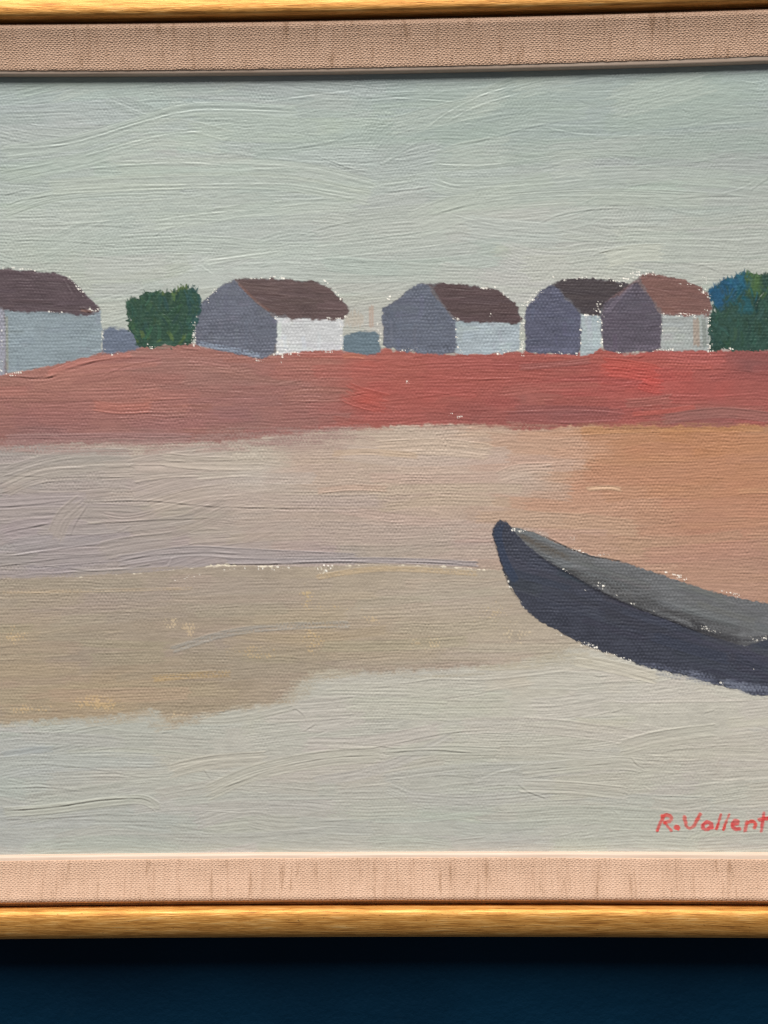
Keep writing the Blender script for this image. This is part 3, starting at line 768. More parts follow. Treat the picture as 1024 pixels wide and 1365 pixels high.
# ---- red field
FIELD = Colours([(-250, 540, (150, 92, 84)), (0, 510, (162, 98, 86)), (60, 545, (155, 90, 82)), (60, 580, (144, 92, 88)), (110, 500, (168, 100, 86)), (180, 530, (170, 98, 84)), (200, 575, (150, 96, 90)), (200, 480, (158, 98, 88)), (270, 500, (160, 102, 92)), (330, 510, (152, 96, 88)), (330, 560, (148, 94, 88)),
                 (400, 520, (156, 96, 86)), (420, 560, (152, 92, 84)), (440, 490, (168, 94, 80)), (490, 490, (182, 76, 64)), (490, 530, (186, 72, 60)), (530, 550, (172, 76, 66)), (580, 500, (170, 72, 60)), (600, 530, (168, 76, 66)), (640, 555, (150, 72, 66)), (680, 500, (172, 72, 62)), (700, 530, (162, 82, 74)), (735, 530, (168, 82, 72)),
                 (760, 490, (160, 74, 64)), (760, 550, (142, 76, 72)), (830, 490, (188, 68, 58)), (860, 510, (190, 68, 60)), (620, 515, (176, 72, 62)), (780, 520, (178, 70, 62)), (720, 500, (174, 72, 62)), (960, 520, (178, 72, 64)), (560, 525, (180, 72, 62)), (660, 535, (170, 72, 64)), (910, 515, (180, 70, 62)), (880, 530, (176, 74, 68)), (850, 548, (178, 76, 66)), (930, 500, (176, 76, 68)), (940, 555, (140, 84, 78)), (1010, 520, (166, 74, 66)), (1010, 485, (136, 68, 66)), (1300, 520, (160, 76, 70))], sat=0.73, add=(6, 8, 8))
field_poly = [(-340, 502), (0, 497), (30, 493), (62, 486), (112, 472), (140, 467), (180, 461), (225, 457), (258, 458), (300, 465), (350, 475), (370, 471), (400, 466), (440, 465), (470, 469), (512, 465), (560, 468), (610, 471), (690, 468), (740, 471), (790, 468), (800, 463), (830, 471), (870, 467), (945, 465), (1024, 466), (1400, 468),
              (1400, 560), (1024, 566), (930, 568), (850, 567), (780, 566), (700, 573), (640, 565), (560, 566), (512, 568), (430, 574), (380, 580), (300, 588), (200, 592), (100, 590), (0, 596), (-340, 598)]
m_field = fill(field_poly, FIELD, ID['painted_field'], weave=0.45, gloss=0.45, ribs=0.06, rag=1.8, soft=2.2)
def field_flow(x, y): return math.radians(12 * math.exp(-((x - 90) / 60) ** 2) - 8 * math.exp(-((x - 300) / 50) ** 2)) * max(0, min(1, (530 - y) / 40))
dab_field(300, (-310, 462, 1360, 590), FIELD, 50, 170, 8, 20, (0.5, 2), mask=m_field, label=1, op=0.5, relief=0.10, body=0.04, ridge=0.06, weave=0.8, gloss=0.44, jitter=0.09, vary=0.06, bend=6, flow=field_flow)
for pts, w, col, op in [([(120, 540), (160, 545), (205, 543)], 16, (176, 112, 100), 0.45), ([(455, 520), (480, 530), (520, 540)], 30, (178, 84, 74), 0.3), ([(800, 488), (840, 492), (885, 500)], 26, (186, 80, 70), 0.35), ([(850, 508), (870, 515), (888, 516)], 22, (190, 80, 74), 0.35),
                        ([(60, 498), (110, 482), (180, 472)], 10, (174, 114, 104), 0.5), ([(840, 552), (880, 549), (930, 542)], 8, (178, 92, 82), 0.5), ([(880, 560), (960, 550), (1040, 558)], 16, (146, 104, 98), 0.6), ([(830, 538), (860, 536), (900, 530)], 14, (150, 100, 92), 0.5),
                        ([(0, 586), (120, 584), (260, 584)], 16, (152, 120, 118), 0.55), ([(690, 490), (740, 486), (790, 480)], 10, (140, 92, 88), 0.5), ([(455, 476), (470, 474), (490, 476)], 8, (176, 112, 92), 0.6)]:
    brush(catmull(cpts(pts), 5), w, lin(col), op=op, relief=0.16, body=0.08, ridge=0.14, jitter=0.08, label=1, mask=m_field, weave=0.7)
for pts, a in [([(0, 500), (60, 504), (100, 490), (150, 478), (220, 478)], 0.5), ([(60, 505), (110, 485), (160, 478)], 0.4), ([(130, 505), (170, 488), (220, 479)], 0.4), ([(0, 503), (120, 502)], 0.35), ([(215, 512), (250, 512)], 0.4), ([(370, 511), (400, 507)], 0.5), ([(340, 545), (420, 535), (512, 520)], 0.25),
               ([(600, 510), (680, 505), (760, 508), (860, 505)], 0.3), ([(650, 550), (760, 546), (850, 552)], 0.35), ([(690, 490), (760, 494), (800, 492)], 0.3), ([(850, 478), (862, 473)], 0.6), ([(700, 560), (760, 565), (800, 563)], 0.4), ([(120, 560), (240, 556), (300, 560)], 0.25), ([(512, 535), (560, 530), (640, 520)], 0.3),
               ([(570, 568), (640, 566), (650, 568)], 0.5), ([(900, 495), (960, 492), (1024, 498)], 0.3), ([(880, 525), (950, 528), (1024, 522)], 0.3)]:
    ridge(pts, a * 0.55, 1.1)

# wet edges: strokes dragged across the borders of two passages
for k in range(110):
    x = rng.uniform(-250, 470); y = (594 if x < 250 else 594 - (x - 250) * 0.085) + rng.normal(-1, 6.5); L = rng.uniform(40, 110)
    brush(catmull(cpts([(x - L / 2, y), (x, y - 1 + rng.normal(0, 1)), (x + L / 2, y + rng.normal(-1, 2))]), 3), rng.uniform(5, 10), lin((160, 133, 127)) * rng.uniform(0.92, 1.08), op=0.33, dry=0.25, relief=0.10, body=0.03, ridge=0.04, jitter=0.05)
for k in range(34):
    x = rng.uniform(480, 1300); y = 567 + rng.normal(0, 2.5); L = rng.uniform(30, 80)
    brush(catmull(cpts([(x - L / 2, y), (x, y + rng.normal(0, 1)), (x + L / 2, y + rng.normal(0, 1.5))]), 3), rng.uniform(3, 7), lin((158, 112, 92) if x > 760 else (164, 128, 114)) * rng.uniform(0.9, 1.1), op=0.4, dry=0.3, relief=0.10, body=0.03, ridge=0.04, jitter=0.05)
for k in range(40):
    x = rng.uniform(-250, 300); y = 772 - max(0, x - 60) * 0.07 + rng.normal(0, 3); L = rng.uniform(40, 120)
    brush(catmull(cpts([(x - L / 2, y + 2), (x, y), (x + L / 2, y - 2)]), 3), rng.uniform(4, 8), lin((164, 151, 138)) * rng.uniform(0.94, 1.06), op=0.35, dry=0.25, relief=0.10, body=0.02, ridge=0.04, jitter=0.05)
for k in range(46):
    t = rng.uniform(0, 1); x = -250 + 450 * t if k % 2 else rng.uniform(430, 760)
    y = (966 - max(x, 0) * 0.06 if k % 2 else 897 - max(0, x - 600) * 0.14) + rng.normal(0, 3); L = rng.uniform(30, 90)
    brush(catmull(cpts([(x - L / 2, y + 2), (x, y), (x + L / 2, y - 2)]), 3), rng.uniform(4, 9), lin((176, 168, 150)) * rng.uniform(0.94, 1.06), op=0.4, dry=0.25, relief=0.10, body=0.02, ridge=0.04, jitter=0.05)

edge = catmull([(0, 966), (130, 958), (200, 951), (222, 966), (300, 950), (388, 932), (410, 908), (470, 897)], 10)
for k in range(90):
    x, y = edge[int(rng.integers(0, len(edge)))] + rng.normal(0, 3.5, 2); L = rng.uniform(14, 50); sl = rng.normal(0.1, 0.12)
    brush(catmull(cpts([(x - L / 2, y + L / 2 * sl), (x, y), (x + L / 2, y - L / 2 * sl)]), 3), rng.uniform(4, 9), lin((178, 172, 157) if k % 3 else (168, 154, 134)) * rng.uniform(0.95, 1.05), op=0.4, dry=0.3, relief=0.10, body=0.03, ridge=0.05, jitter=0.05)

# ---- hedges
fill([(136, 439), (148, 436), (170, 440), (186, 446), (190, 462), (176, 467), (160, 470), (137, 472)], (104, 114, 132), ID['painted_hedge_a'], weave=0.9, ribs=0.12, soft=1.4)
fill([(457, 449), (470, 443), (500, 442), (507, 446), (508, 470), (490, 473), (457, 468)], (100, 117, 128), ID['painted_hedge_b'], weave=0.9, ribs=0.14, soft=1.2)
brush(catmull(cpts([(495, 405), (495, 440)]), 4), 8, lin((176, 150, 134)), op=0.6, relief=0.02, body=0, ridge=0, dry=0.1)
brush(catmull(cpts([(472, 410), (472, 440)]), 4), 26, lin((176, 164, 148)), op=0.5, relief=0.02, body=0, ridge=0, dry=0.1)

# ---- cottages: side wall, gable, roof
def hull_of(pts):
    p = sorted(set(map(tuple, pts)))
    def half(q):
        o = []
        for r in q:
            while len(o) > 1 and (o[-1][0] - o[-2][0]) * (r[1] - o[-2][1]) - (o[-1][1] - o[-2][1]) * (r[0] - o[-2][0]) <= 0: o.pop()
            o.append(r)
        return o[:-1]
    return half(p) + half(p[::-1])
def mute(k, f=0.84):
    k = np.array(k, float); g = k @ (0.3, 0.6, 0.1)
    return tuple(g + (k - g) * f)
def planes(poly, mask, col, n, Lr, wr, slope, op, hue=0.04, **kw):
    p = np.array(poly, float); x0, y0 = p.min(0); x1, y1 = p.max(0)
    for k in range(n):
        x = rng.uniform(x0, x1); y = rng.uniform(y0, y1); L = rng.uniform(*Lr); sl = rng.normal(*slope)
        q = [(x - L / 2, y - L / 2 * sl), (x + rng.normal(0, .6), y + rng.normal(0, .8)), (x + L / 2, y + L / 2 * sl)] if abs(sl) < 3 else [(x, y - L / 2), (x + rng.normal(0, 1), y), (x + rng.normal(0, 1.5), y + L / 2)]
        brush(catmull(cpts(q), 3), rng.uniform(*wr), lin(col) * rng.uniform(0.82, 1.20) * (1 + rng.normal(0, hue, 3)), op=op, mask=mask, **kw)
def house(key, wall, wall_c, gable, gable_c, roof, roof_c, roof_dir=(0.97, 0.06)):
    gable_c, wall_c, roof_c = mute(gable_c), mute(wall_c), tuple(np.array(mute(roof_c, 0.82)) * 1.03)
    fill(hull_of(list(gable) + list(roof)), tuple(np.array(roof_c) * 0.55 + np.array(gable_c) * 0.45), ID[key + 'r'], weave=0.9, ribs=0.2, op=0.9, rag=0.8)
    fill(wall, wall_c, ID[key + 'w'], weave=0.85, ribs=0.08, tone=0.06, gloss=0.5, soft=1.1)
    mw = fill(wall, wall_c, ID[key + 'w'], weave=0.9, ribs=0.12, tone=0.07, gloss=0.5, soft=1.3)
    planes(wall, mw, wall_c, 14, (14, 40), (6, 12), (0, 0.05), 0.45, hue=0.03, relief=0.05, body=0.03, ridge=0.03, jitter=0.05)
    planes(wall, mw, wall_c, 6, (18, 36), (5, 9), (9, 0.1), 0.35, hue=0.05, relief=0.04, body=0.02, ridge=0.03, jitter=0.05)
    mg = fill(gable, gable_c, ID[key + 'g'], weave=1.0, ribs=0.28, tone=0.09, gloss=0.47, rag=1.5, soft=1.3)
    planes(gable, mg, gable_c, 22, (14, 45), (6, 14), (0.02, 0.08), 0.4, relief=0.05, body=0.02, ridge=0.03, jitter=0.08, dry=0.22)
    planes(gable, mg, gable_c, 10, (16, 40), (4, 8), (9, 0.1), 0.4, hue=0.05, relief=0.05, body=0.02, ridge=0.04, jitter=0.08)
    gp = np.array(gable, float); n = len(gp)
    for i in range(n):            # the outline is drawn first, in short strokes along the edge
        a, b = gp[i], gp[(i + 1) % n]
        if np.hypot(*(b - a)) < 6: continue
        brush(catmull(cpts([a, b]), 3), 7, lin(gable_c) * rng.uniform(0.88, 1.12), op=0.5, relief=0.08, body=0.05, ridge=0.08, mask=mg, jitter=0.10)
    mr = fill(roof, roof_c, ID[key + 'r'], weave=0.6, ribs=0.10, tone=0.10, gloss=0.46, rag=1.9, soft=1.4)
    rp = np.array(roof, float); x0, y0 = rp.min(0); x1, y1 = rp.max(0)
    for k in range(26):
        x = rng.uniform(x0, x1); y = rng.uniform(y0, y1); L = rng.uniform(25, 70); sl = rng.normal(0.06, 0.04)
        brush(catmull(cpts([(x - L / 2, y - L / 2 * sl), (x, y + rng.normal(0, 1)), (x + L / 2, y + L / 2 * sl)]), 3), rng.uniform(5, 10), lin(roof_c) * rng.uniform(0.86, 1.14) * np.array((rng.uniform(.97, 1.05), 1, rng.uniform(.95, 1.05))), op=0.6, relief=0.11, body=0.05,
              ridge=0.08, mask=mr, jitter=0.10, weave=0.5)
    xs = [q[0] for q in gable]; yb = max(q[1] for q in gable)   # lighter, drier paint dragged along the foot of the gable
    for k in range(7):
        x = rng.uniform(min(xs) + 6, max(xs) - 6)
        brush(catmull(cpts([(x - 12, yb - 5 + rng.normal(0, 2)), (x + 12, yb - 5 + rng.normal(0, 2))]), 3), 6, lin(gable_c) * 1.5, op=0.55, dry=0.5, relief=0.05, body=0.02, ridge=0.02, mask=mg)
    return mg, mr

H1 = house('h1', [(6, 412), (120, 419), (134, 414), (136, 440), (135, 469), (120, 474), (62, 488), (10, 498)], (133, 149, 158), [(-56, 360), (-80, 380), (-108, 404), (-112, 450), (-108, 506), (-40, 502), (6, 499), (7, 440), (6, 416), (-20, 396)], (150, 152, 166),
           [(-52, 360), (0, 359.5), (40, 361), (70, 364), (86, 367), (100, 377), (114, 392), (126, 404), (133, 412), (130, 416), (117, 421), (90, 418), (60, 416), (30, 416), (8, 414), (-6, 406), (-30, 384)], (88, 73, 79))
brush(catmull(cpts([(9, 420), (10, 496)]), 4), 5, lin((146, 146, 130)), op=0.6, relief=0.05, body=0, ridge=0, label=ID['h1w'])
brush(catmull(cpts([(105, 413), (118, 415), (126, 414)]), 4), 5, lin((128, 100, 92)), op=0.7, relief=0.1, body=0.15, ridge=0.2)
ridge([(84, 370), (96, 392), (94, 402)], 0.3); ridge([(105, 412), (113, 412), (118, 416), (126, 414)], 0.35)
H2 = house('h2', [(366, 422), (395, 424), (452, 424), (457, 428), (457, 448), (456, 465), (440, 467), (400, 468), (368, 473)], (196, 199, 202),
           [(312, 373), (300, 378), (285, 391), (266, 405), (262, 418), (260, 440), (262, 459), (285, 466), (310, 470), (330, 474), (348, 478), (366, 471), (369, 450), (369, 428), (362, 420), (350, 411), (334, 397), (324, 384)], (99, 104, 120),
           [(314, 373), (330, 371), (380, 373), (424, 376), (440, 386), (456, 399), (464, 408), (463, 418), (456, 424), (430, 427), (395, 424), (371, 421), (355, 411), (340, 399), (325, 386)], (94, 75, 75))
brush(catmull(cpts([(316, 376), (330, 390), (345, 404), (362, 416)]), 4), 5, lin((118, 88, 80)), op=0.6, relief=0.05, body=0.06, ridge=0.1)
brush(catmull(cpts([(262, 458), (300, 464), (350, 474)]), 4), 9, lin((138, 150, 168)), op=0.75, dry=0.45, relief=0.05, body=0.03, ridge=0.02)
H3 = house('h3', [(606, 427), (640, 429), (692, 431), (693, 450), (692, 467), (670, 470), (620, 472), (607, 470)], (158, 172, 181),
           [(562, 377), (550, 384), (530, 399), (511, 412), (510, 430), (511, 460), (530, 467), (570, 471), (604, 472), (608, 460), (607, 430), (600, 420), (590, 407), (578, 392), (571, 380)], (97, 104, 121),
           [(573, 380), (590, 379), (635, 381), (660, 386), (678, 397), (691, 410), (695, 425), (688, 432), (670, 430), (625, 429), (611, 427), (600, 416), (588, 402), (580, 390)], (86, 68, 70))
H4 = house('h4', [(773, 419), (796, 419), (802, 430), (801, 462), (790, 471), (774, 473)], (164, 178, 183),
           [(735, 381), (722, 388), (714, 397), (701, 410), (700, 430), (701, 466), (712, 471), (745, 471), (770, 472), (775, 460), (774, 430), (775, 420), (765, 408), (753, 398), (745, 383)], (88, 91, 113),
           [(738, 379), (750, 373), (770, 372), (790, 371), (815, 374), (830, 379), (846, 380), (830, 392), (808, 404), (798, 419), (785, 421), (776, 418), (765, 405), (752, 392)], (70, 62, 66))
H5 = house('h5', [(879, 420), (920, 420), (944, 418), (946, 445), (945, 466), (900, 467), (880, 466)], (158, 165, 164),
           [(849, 374), (840, 385), (826, 395), (807, 403), (803, 415), (803, 450), (805, 466), (830, 470), (865, 468), (881, 464), (882, 440), (880, 420), (872, 405), (862, 390)], (91, 84, 98),
           [(852, 369), (870, 366), (895, 369), (915, 375), (935, 382), (946, 394), (950, 412), (944, 419), (920, 420), (885, 419), (878, 410), (866, 392)], (122, 86, 80))
brush(catmull(cpts([(928, 422), (929, 466)]), 4), 10, lin((158, 138, 124)), op=0.7, relief=0.05, body=0, ridge=0)
brush(catmull(cpts([(938, 422), (940, 466)]), 4), 7, lin((124, 132, 126)), op=0.7, relief=0.05, body=0, ridge=0)
brush(catmull(cpts([(806, 420), (826, 397), (846, 378)]), 4), 6, lin((112, 104, 118)), op=0.6, relief=0.05, body=0.05, ridge=0.08)

# ---- bushes: short upward dabs with open, spiky ends
def bush(outline, key, tones, n, spikes, under=()):
    mb = fill(outline, tones[0], ID[key], rag=2.6, weave=0.8, ribs=0.16, tone=0.12, gloss=0.38)
    for poly, k in under: fill(poly, k, ID[key], rag=3, soft=3.5, weave=0.7, ribs=0.2, tone=0.15, gloss=0.4)
    p = np.array(outline, float); x0, y0 = p.min(0); x1, y1 = p.max(0)
    for i in range(n):
        x = rng.uniform(x0, x1); y = rng.uniform(y0, y1)
        ty = (y - y0) / (y1 - y0)
        col = tones[int(rng.integers(0, len(tones)))]
        if callable(spikes): col = spikes(x, y, col)
        a = math.radians(rng.normal(80, 26)); L = rng.uniform(10, 26)
        brush(catmull(cpts([(x, y), (x + L * .5 * math.cos(a), y - L * .5 * math.sin(a)), (x + L * math.cos(a + .2), y - L * math.sin(a + .2))]), 3), rng.uniform(3, 7), lin(col) * rng.uniform(0.70, 1.28) * (1 + rng.normal(0, 0.05, 3)), op=0.65, relief=0.12, body=0.06, ridge=0.12,
              jitter=0.2, mask=mb, gloss=0.36, fine=1.2)
    top = [q for q in outline]
    for a, b in zip(top, top[1:] + top[:1]):
        a, b = np.array(a), np.array(b)
        if (a[1] + b[1]) / 2 > y0 + 0.62 * (y1 - y0): continue
        for k in range(max(2, int(np.hypot(*(b - a)) / 2.6))):
            q = a + (b - a) * rng.uniform(0, 1)
            cx_ = (x0 + x1) / 2
            ang = math.radians(88 - 40 * (q[0] - cx_) / (x1 - x0) + rng.normal(0, 14))
            L = rng.uniform(5, 15)
            col = tones[int(rng.integers(0, len(tones)))]
            if callable(spikes): col = spikes(q[0], q[1], col)
            s0 = q + np.array((-math.cos(ang), math.sin(ang))) * 6; s1 = q + np.array((math.cos(ang), -math.sin(ang))) * L * 0.48
            brush(catmull(cpts([s0, (s0 + s1) / 2, s1]), 3), rng.uniform(2.4, 4.4), lin(col) * rng.uniform(0.8, 1.15), op=0.9, relief=0.1, body=0.1, ridge=0.1, jitter=0.15, taper=0.75, label=ID[key], gloss=0.36, fine=1.2)
G1 = [(52, 78, 66), (58, 86, 72), (46, 72, 68), (62, 88, 66)]
def g1(x, y, col):
    if y < 405 and 215 < x < 250 and rng.uniform() < 0.65: return (88, 106, 68)
    if y > 452: return (58, 90, 74) if rng.uniform() < 0.6 else (84, 102, 62)
    if x > 250: return (50, 80, 80)
    return col
bush([(169, 404), (174, 398), (186, 400), (194, 389), (205, 391), (220, 389), (235, 386), (242, 382), (258, 382), (264, 388), (268, 402), (267, 416), (262, 432), (257, 447), (255, 458), (240, 460), (215, 461), (200, 463), (184, 462), (180, 450), (172, 440), (172, 425), (169, 412)], 'bush_a', G1, 190, g1)
for k in range(5):
    brush(catmull(cpts([(203, 452 + 2 * k), (217, 457 + 2 * k), (232, 452 + 2 * k)]), 4), 2.5, lin((74, 104, 92)) * (1 + 0.1 * k), op=0.5, relief=0.1, body=0.1, ridge=0.1)
G2 = [(50, 76, 68), (46, 70, 64), (56, 80, 66), (52, 80, 74)]
def g2(x, y, col):
    if x < 965 and y < 405: return (42, 86, 118) if rng.uniform() < 0.8 else (46, 80, 96)
    if x < 995 and y < 398: return (46, 92, 112) if rng.uniform() < 0.7 else (40, 92, 110)
    if 994 < x < 1016 and y < 400: return (72, 98, 66)
    if 975 < x < 1006 and y < 420 and rng.uniform() < 0.6: return (36, 86, 98)
    return col
bush([(946, 388), (952, 381), (960, 376), (968, 371), (977, 369), (986, 365), (997, 363), (1010, 367), (1020, 366), (1040, 360), (1060, 366), (1084, 380), (1096, 410), (1098, 468), (1020, 467), (980, 467), (948, 465), (944, 450), (946, 430), (951, 416), (950, 404), (947, 396)], 'bush_b', G2, 330, g2, under=[([(947, 388), (960, 377), (980, 369), (993, 367), (992, 390), (975, 402), (958, 414), (952, 412), (949, 398)], (42, 86, 116)), ([(994, 368), (1014, 368), (1016, 392), (1002, 398), (994, 390)], (66, 94, 66)), ([(980, 400), (1000, 398), (1006, 414), (988, 420)], (44, 88, 96))])
ridge([(1020, 388), (1010, 402), (1006, 418)], 0.5, 1.1, col=(26, 44, 40), dark=0.6)

# bare canvas between the passages
for pts, w, d in [([(0, 357), (20, 358), (55, 361)], 1.6, 0.34), ([(88, 367), (100, 378), (112, 393)], 2.0, 0.42), ([(66, 416), (82, 417)], 1.6, 0.5), ([(120, 412), (134, 414)], 2.2, 0.5), ([(136, 424), (137, 448), (139, 468)], 1.8, 0.46), ([(0, 494), (12, 499), (30, 496)], 2.6, 0.55), ([(2, 440), (2, 490)], 1.4, 0.36), ([(150, 472), (158, 470)], 1.6, 0.4),
                  ([(258, 430), (259, 450), (258, 460), (266, 462)], 2.8, 0.6), ([(277, 402), (282, 392), (288, 386)], 2.2, 0.5), ([(334, 370), (352, 369), (378, 372)], 2.2, 0.5), ([(432, 376), (444, 386), (454, 398)], 3.0, 0.5), ([(368, 424), (374, 422)], 2.2, 0.55), ([(430, 424), (450, 426), (462, 422)], 2.0, 0.48), ([(455, 430), (456, 450), (456, 466)], 2.0, 0.46),
                  ([(342, 479), (355, 480)], 2.0, 0.5), ([(366, 471), (378, 469), (392, 471)], 3.2, 0.66), ([(376, 474), (377, 484)], 2.2, 0.5), ([(395, 470), (400, 480)], 2, 0.42), ([(430, 468), (460, 470)], 1.6, 0.4),
                  ([(518, 398), (530, 391)], 2.4, 0.46), ([(504, 432), (506, 448), (505, 456)], 2.4, 0.46), ([(535, 467), (560, 465)], 1.6, 0.42), ([(606, 424), (614, 428)], 2.0, 0.5), ([(608, 440), (610, 466)], 1.8, 0.44), ([(606, 464), (616, 470)], 2.4, 0.5), ([(640, 384), (660, 384), (672, 388)], 2.0, 0.4), ([(672, 392), (690, 402)], 2.0, 0.4),
                  ([(654, 424), (655, 418)], 1.6, 0.5), ([(697, 408), (697, 425), (695, 445), (696, 470)], 2.8, 0.62), ([(664, 470), (680, 467), (698, 472)], 2.6, 0.62), ([(698, 410), (706, 402), (716, 392), (722, 386)], 3.4, 0.6), ([(734, 378), (736, 370)], 2.2, 0.5), ([(752, 372), (790, 369), (826, 376)], 2.2, 0.5),
                  ([(826, 378), (836, 370), (850, 364), (862, 364)], 4.2, 0.62), ([(863, 363), (874, 365)], 2.2, 0.52), ([(778, 421), (798, 421)], 2.2, 0.5), ([(794, 412), (800, 404), (802, 420), (798, 428)], 3.2, 0.6), ([(801, 430), (803, 450), (801, 464)], 1.8, 0.46), ([(774, 440), (774, 458)], 2.0, 0.48), ([(740, 470), (770, 472)], 1.8, 0.42), ([(826, 470), (834, 469)], 1.8, 0.5),
                  ([(884, 420), (900, 419), (926, 421)], 2.4, 0.5), ([(880, 424), (882, 445)], 2.0, 0.46), ([(872, 467), (896, 466)], 1.5, 0.55), ([(906, 376), (920, 380)], 2.2, 0.5), ([(934, 384), (946, 396)], 3.0, 0.56), ([(938, 366), (940, 386)], 2.6, 0.5), ([(938, 414), (946, 418), (946, 440)], 3.4, 0.54), ([(944, 462), (950, 462), (946, 470)], 3.0, 0.6), ([(966, 464), (978, 465)], 2.2, 0.5), ([(997, 468), (1001, 468)], 2.0, 0.5),
                  ([(196, 460), (205, 464)], 2.2, 0.4)]:
    specks(pts, w, d)
for x, y in [(600, 552), (613, 556), (544, 509), (905, 768)]:
    specks([(x - 1.5, y), (x + 1.5, y)], 1.6, 0.9)

# ---- boat
hull = [(666, 693), (660, 699), (657, 711), (662, 730), (668, 749), (675, 770), (686, 791), (700, 812), (720, 828), (740, 840), (762, 852), (790, 863), (820, 874), (850, 886), (880, 893), (906, 897), (930, 905), (955, 913), (975, 918), (1000, 925), (1024, 927), (1100, 928), (1180, 915), (1240, 880), (1262, 846), (1180, 850), (1024, 852), (992, 862), (984, 860), (950, 850), (900, 830), (850, 812), (810, 793), (790, 782), (760, 765), (730, 748), (702, 727), (690, 714), (678, 699), (672, 693)]
inside = [(680, 703), (695, 706), (715, 711), (740, 722), (770, 735), (800, 743), (840, 752), (880, 766), (920, 780), (970, 794), (1024, 805), (1120, 818), (1200, 832), (1262, 846), (1180, 852), (1024, 854), (992, 862), (984, 860), (950, 850), (900, 830), (850, 812), (810, 793), (790, 782), (760, 765), (730, 748), (702, 727), (690, 714)]
fill([(666, 693), (660, 699), (657, 711), (668, 749), (686, 791), (720, 828), (762, 852), (820, 874), (880, 893), (955, 911), (1024, 924), (1180, 912), (1258, 848), (1200, 834), (1120, 820), (1024, 808), (970, 797), (920, 783), (880, 769), (840, 755), (800, 746), (770, 738), (740, 725), (715, 714), (690, 708), (676, 698)], (54, 55, 62), ID['hull'], weave=0.9, ribs=0.2)
mi = fill(inside, (108, 110, 113), ID['inside'], weave=0.85, ribs=0.2, tone=0.08, gloss=0.44)
for k in range(46):
    x = rng.uniform(690, 1260); y0 = 705 + (x - 690) * 0.30
    y = y0 + rng.uniform(0, 45); L = rng.uniform(40, 110)
    brush(catmull(cpts([(x - L / 2, y - L * .16), (x, y), (x + L / 2, y + L * .15)]), 3), rng.uniform(6, 13), lin((108, 110, 113)) * rng.uniform(0.82, 1.18) * (1 + rng.normal(0, 0.03, 3)), op=0.5, relief=0.08, body=0.04, ridge=0.06, mask=mi, jitter=0.06)
for pts, w, col, op in [([(750, 762), (800, 782), (860, 806)], 11, (72, 71, 72), 0.45), ([(840, 796), (900, 818), (990, 850)], 10, (72, 72, 74), 0.5), ([(780, 766), (830, 786), (880, 804)], 12, (84, 85, 87), 0.5), ([(690, 712), (720, 730), (750, 748)], 7, (92, 86, 80), 0.5), ([(920, 832), (955, 846), (992, 858)], 11, (62, 62, 66), 0.6), ([(960, 846), (990, 854), (1030, 850)], 8, (72, 72, 76), 0.5)]:
    for j in range(4): brush(catmull(cpts([(x + rng.normal(0, 8), y + rng.normal(-1, 3)) for x, y in pts]), 5), w * rng.uniform(0.6, 1.2), lin(col), op=op, relief=0.06, body=0.02, ridge=0.02, mask=mi, jitter=0.1, dry=0.25)
mh = fill(hull, (65, 68, 80), ID['hull'], weave=0.95, ribs=0.26, tone=0.09, gloss=0.42)
for k in range(80):
    x = rng.uniform(670, 1240); y0 = 720 + (x - 670) * 0.38 if x < 1000 else 860
    y = y0 + rng.uniform(0, 70); L = rng.uniform(40, 120)
    brush(catmull(cpts([(x - L / 2, y - L * .17), (x, y), (x + L / 2, y + L * .14)]), 3), rng.uniform(8, 16), lin((65, 68, 80)) * rng.uniform(0.78, 1.25) * (1 + rng.normal(0, 0.05, 3)), op=0.5, relief=0.08, body=0.04, ridge=0.06, mask=mh, jitter=0.08)
brush(catmull(cpts([(667, 696), (664, 716), (672, 745), (690, 780)]), 5), 12, lin((54, 66, 88)), op=0.6, relief=0.08, body=0.05, ridge=0.08, mask=mh)
# dark seam along the gunwale
seam = [(702, 731), (716, 738), (735, 751), (760, 764), (782, 778), (810, 793), (845, 808), (868, 816), (905, 830), (945, 846), (985, 861)]
ridge(seam, 0.5, 1.5, col=(34, 33, 38), dark=0.85)
ridge([(657, 712), (662, 730), (669, 752), (678, 778), (692, 802)], 0.3, 1.2, col=(40, 42, 52), dark=0.5)
ridge([(720, 712), (760, 731), (790, 742), (812, 745), (840, 751)], 0.3, 1.1, col=(78, 80, 82), dark=0.5)
# frayed lower edge
for k in range(46):
    x = rng.uniform(930, 1210) if k > 8 else rng.uniform(860, 940)
    y = 893 + (x - 880) * 0.22 if x < 1000 else 921
    L = rng.uniform(16, 34)
    brush(catmull(cpts([(x - L * .6, y - L * .32), (x, y - 2), (x + L * .4, y + L * rng.uniform(0.02, 0.25))]), 3), rng.uniform(5, 11), lin((84, 88, 104)) * rng.uniform(0.75, 1.5), op=0.5, dry=0.45, relief=0.12, body=0.06, ridge=0.1, label=ID['hull'], taper=0.5)
for k in range(16):      # bluish paint dragged thin below the waterline
    x = rng.uniform(890, 1030); y = 893 + (x - 890) * 0.2 + rng.normal(2, 4)
    brush(catmull(cpts([(x - 20, y - 5), (x, y), (x + 20, y + 4)]), 3), rng.uniform(5, 10), lin((118, 124, 140)), op=0.4, dry=0.45, relief=0.08, body=0.03, ridge=0.04)
